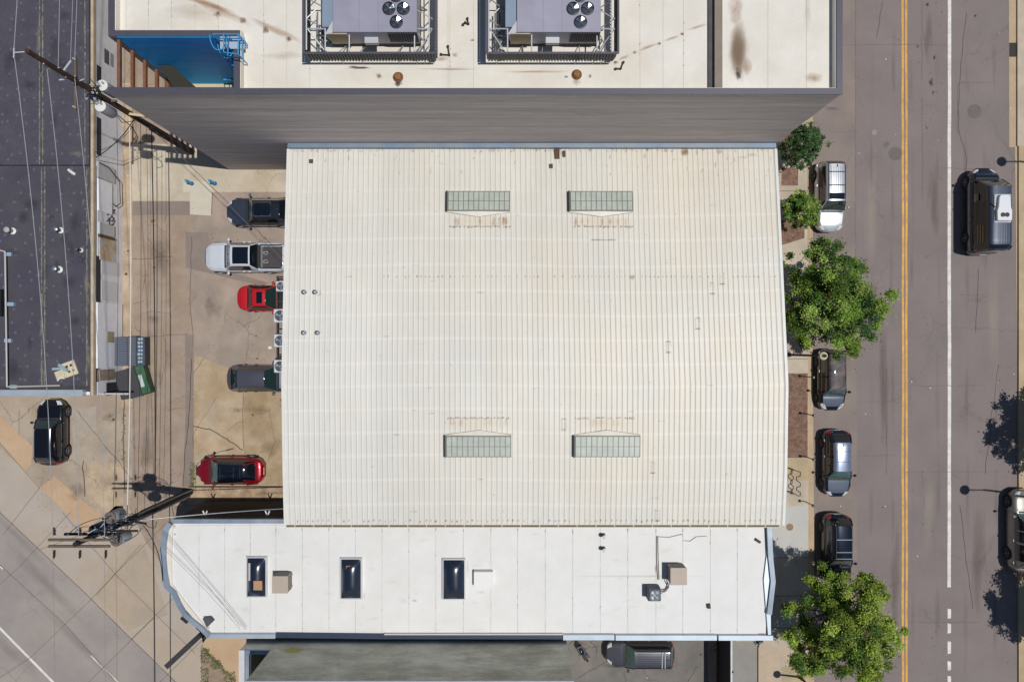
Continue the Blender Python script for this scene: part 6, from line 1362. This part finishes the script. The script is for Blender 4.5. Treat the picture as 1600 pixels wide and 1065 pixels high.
wire(A_(-.3, 0, 14.6), B_(0, .3, 12.4), .5, .017, 'pale overhead wire over the dark roof, the middle of three', M_wirel)
wire(A_(.3, -.1, 13.4), B_(1.35, .3, 12.4), .5, .017, 'pale overhead wire over the dark roof, the one nearest its tan coping', M_wirel)
wire(A_(-.75, .1, 16.2), (ax_-.6, 45, 15.5), .5, .017, 'pale overhead wire running up from the bracket at the brown pole top', M_wirel)
wire(A_(-.55, 0, 13.4), (ax_-1.0, 45, 13.5), .5, .017, 'pale overhead wire running up from below the brown pole top', M_wirel)
wire(A_(-.28, 1.2, 12.5), (ax_-.2, 45, 12.6), .5, .017, 'pale overhead wire running up from the brown pole crossarm', M_wirel)
wire(A_(.4, .5, 13.9), (ax_+.4, 45, 13.9), .5, .014, 'pale overhead wire running up from the slanted bracket of brown pole', M_wirel)
wire(A_(.0, -.2, 7.9), B_(.0, .2, 7.9), .25, .028, 'bright white overhead cable along the alley gutter', mat('cable_white', 'dcd8d0', .5))
wire(A_(.1, -.2, 5.6), B_(.3, .2, 5.3), .15, .035, 'thick black overhead cable along the middle of the alley')
wire(A_(-.05, -.2, 6.6), B_(-.1, .2, 6.6), .2, .014, 'thin black overhead wire left of the thick alley cable')
wire(A_(.1, -.2, 6.2), B_(.05, .2, 6.1), .3, .012, 'thin black overhead wire close beside the thick alley cable')
wire(A_(-.1, -.3, 9.0), B_(-.2, .2, 9.0), .3, .012, 'thin black overhead wire over the pale wall')
wire(B_(.3, -.2, 5.6), (bx+.2, by-30, 5.4), .3, .035, 'thick black overhead cable running down over the corner pavement')
wire(B_(-1.35, -.3, 12.4), (bx-1.3, by-40, 12.4), .3, .009, 'thin overhead wire running down past the street corner, outermost', mat('wire_grey', '7c7c7e', .5))
wire(B_(1.35, -.3, 12.4), (bx+1.0, by-40, 12.4), .3, .009, 'thin overhead wire running down past the street corner, innermost', MATS['wire_grey'])
for k, (dy, qx, lb) in enumerate(((0, 377, 'first'), (.3, 374, 'second'), (.6, 366, 'third'))):
    e = W(qx, 992, 6.2); wire(B_(.4, -.2-dy*.4, 7.4), (e[0], e[1], 5.3), .3, .010, lb+' of three thin service wires crossing the white roof corner', mat('wire_grey', '7c7c7e', .5), 'service wires over the shop roof')
e = W(447, 793, 5.4); wire(B_(.3, -.2, 7.0), (e[0], e[1], 5.6), .25, .03, 'pale service cable crossing above the black wall', M_galv, 'service wires over the shop roof')
wire(A_(.1, -.1, 6.2), (*W(455, 412, 5.9), 5.9), .2, .012, 'thin service wire crossing the parked cars to the warehouse', M_wire, 'service wires to the warehouse')
wire(A_(.1, .0, 6.0), (*W(452, 418, 5.7), 5.7), .4, .010, 'fainter service wire beside the one crossing the parked cars', mat('wire_grey', '7c7c7e', .5), 'service wires to the warehouse')
wire(A_(-.1, -.1, 7.2), (*W(150, 246, 3.6), 3.6), .35, .03, 'thick black service cable from brown pole to the pale wall', M_wire, 'service wires to the dark roof')
wire(A_(-.1, .0, 7.0), (*W(148, 238, 3.6), 3.6), .7, .016, 'thin looping service wire from brown pole to the pale wall', M_wire, 'service wires to the dark roof')
e = W(258, 905, 5.0); wire(B_(.9, -.3, 7.8), (e[0], e[1], 5.3), .5, .025, 'black looping service wire from dark pole to the curved front', M_wire, 'service wires over the shop roof')
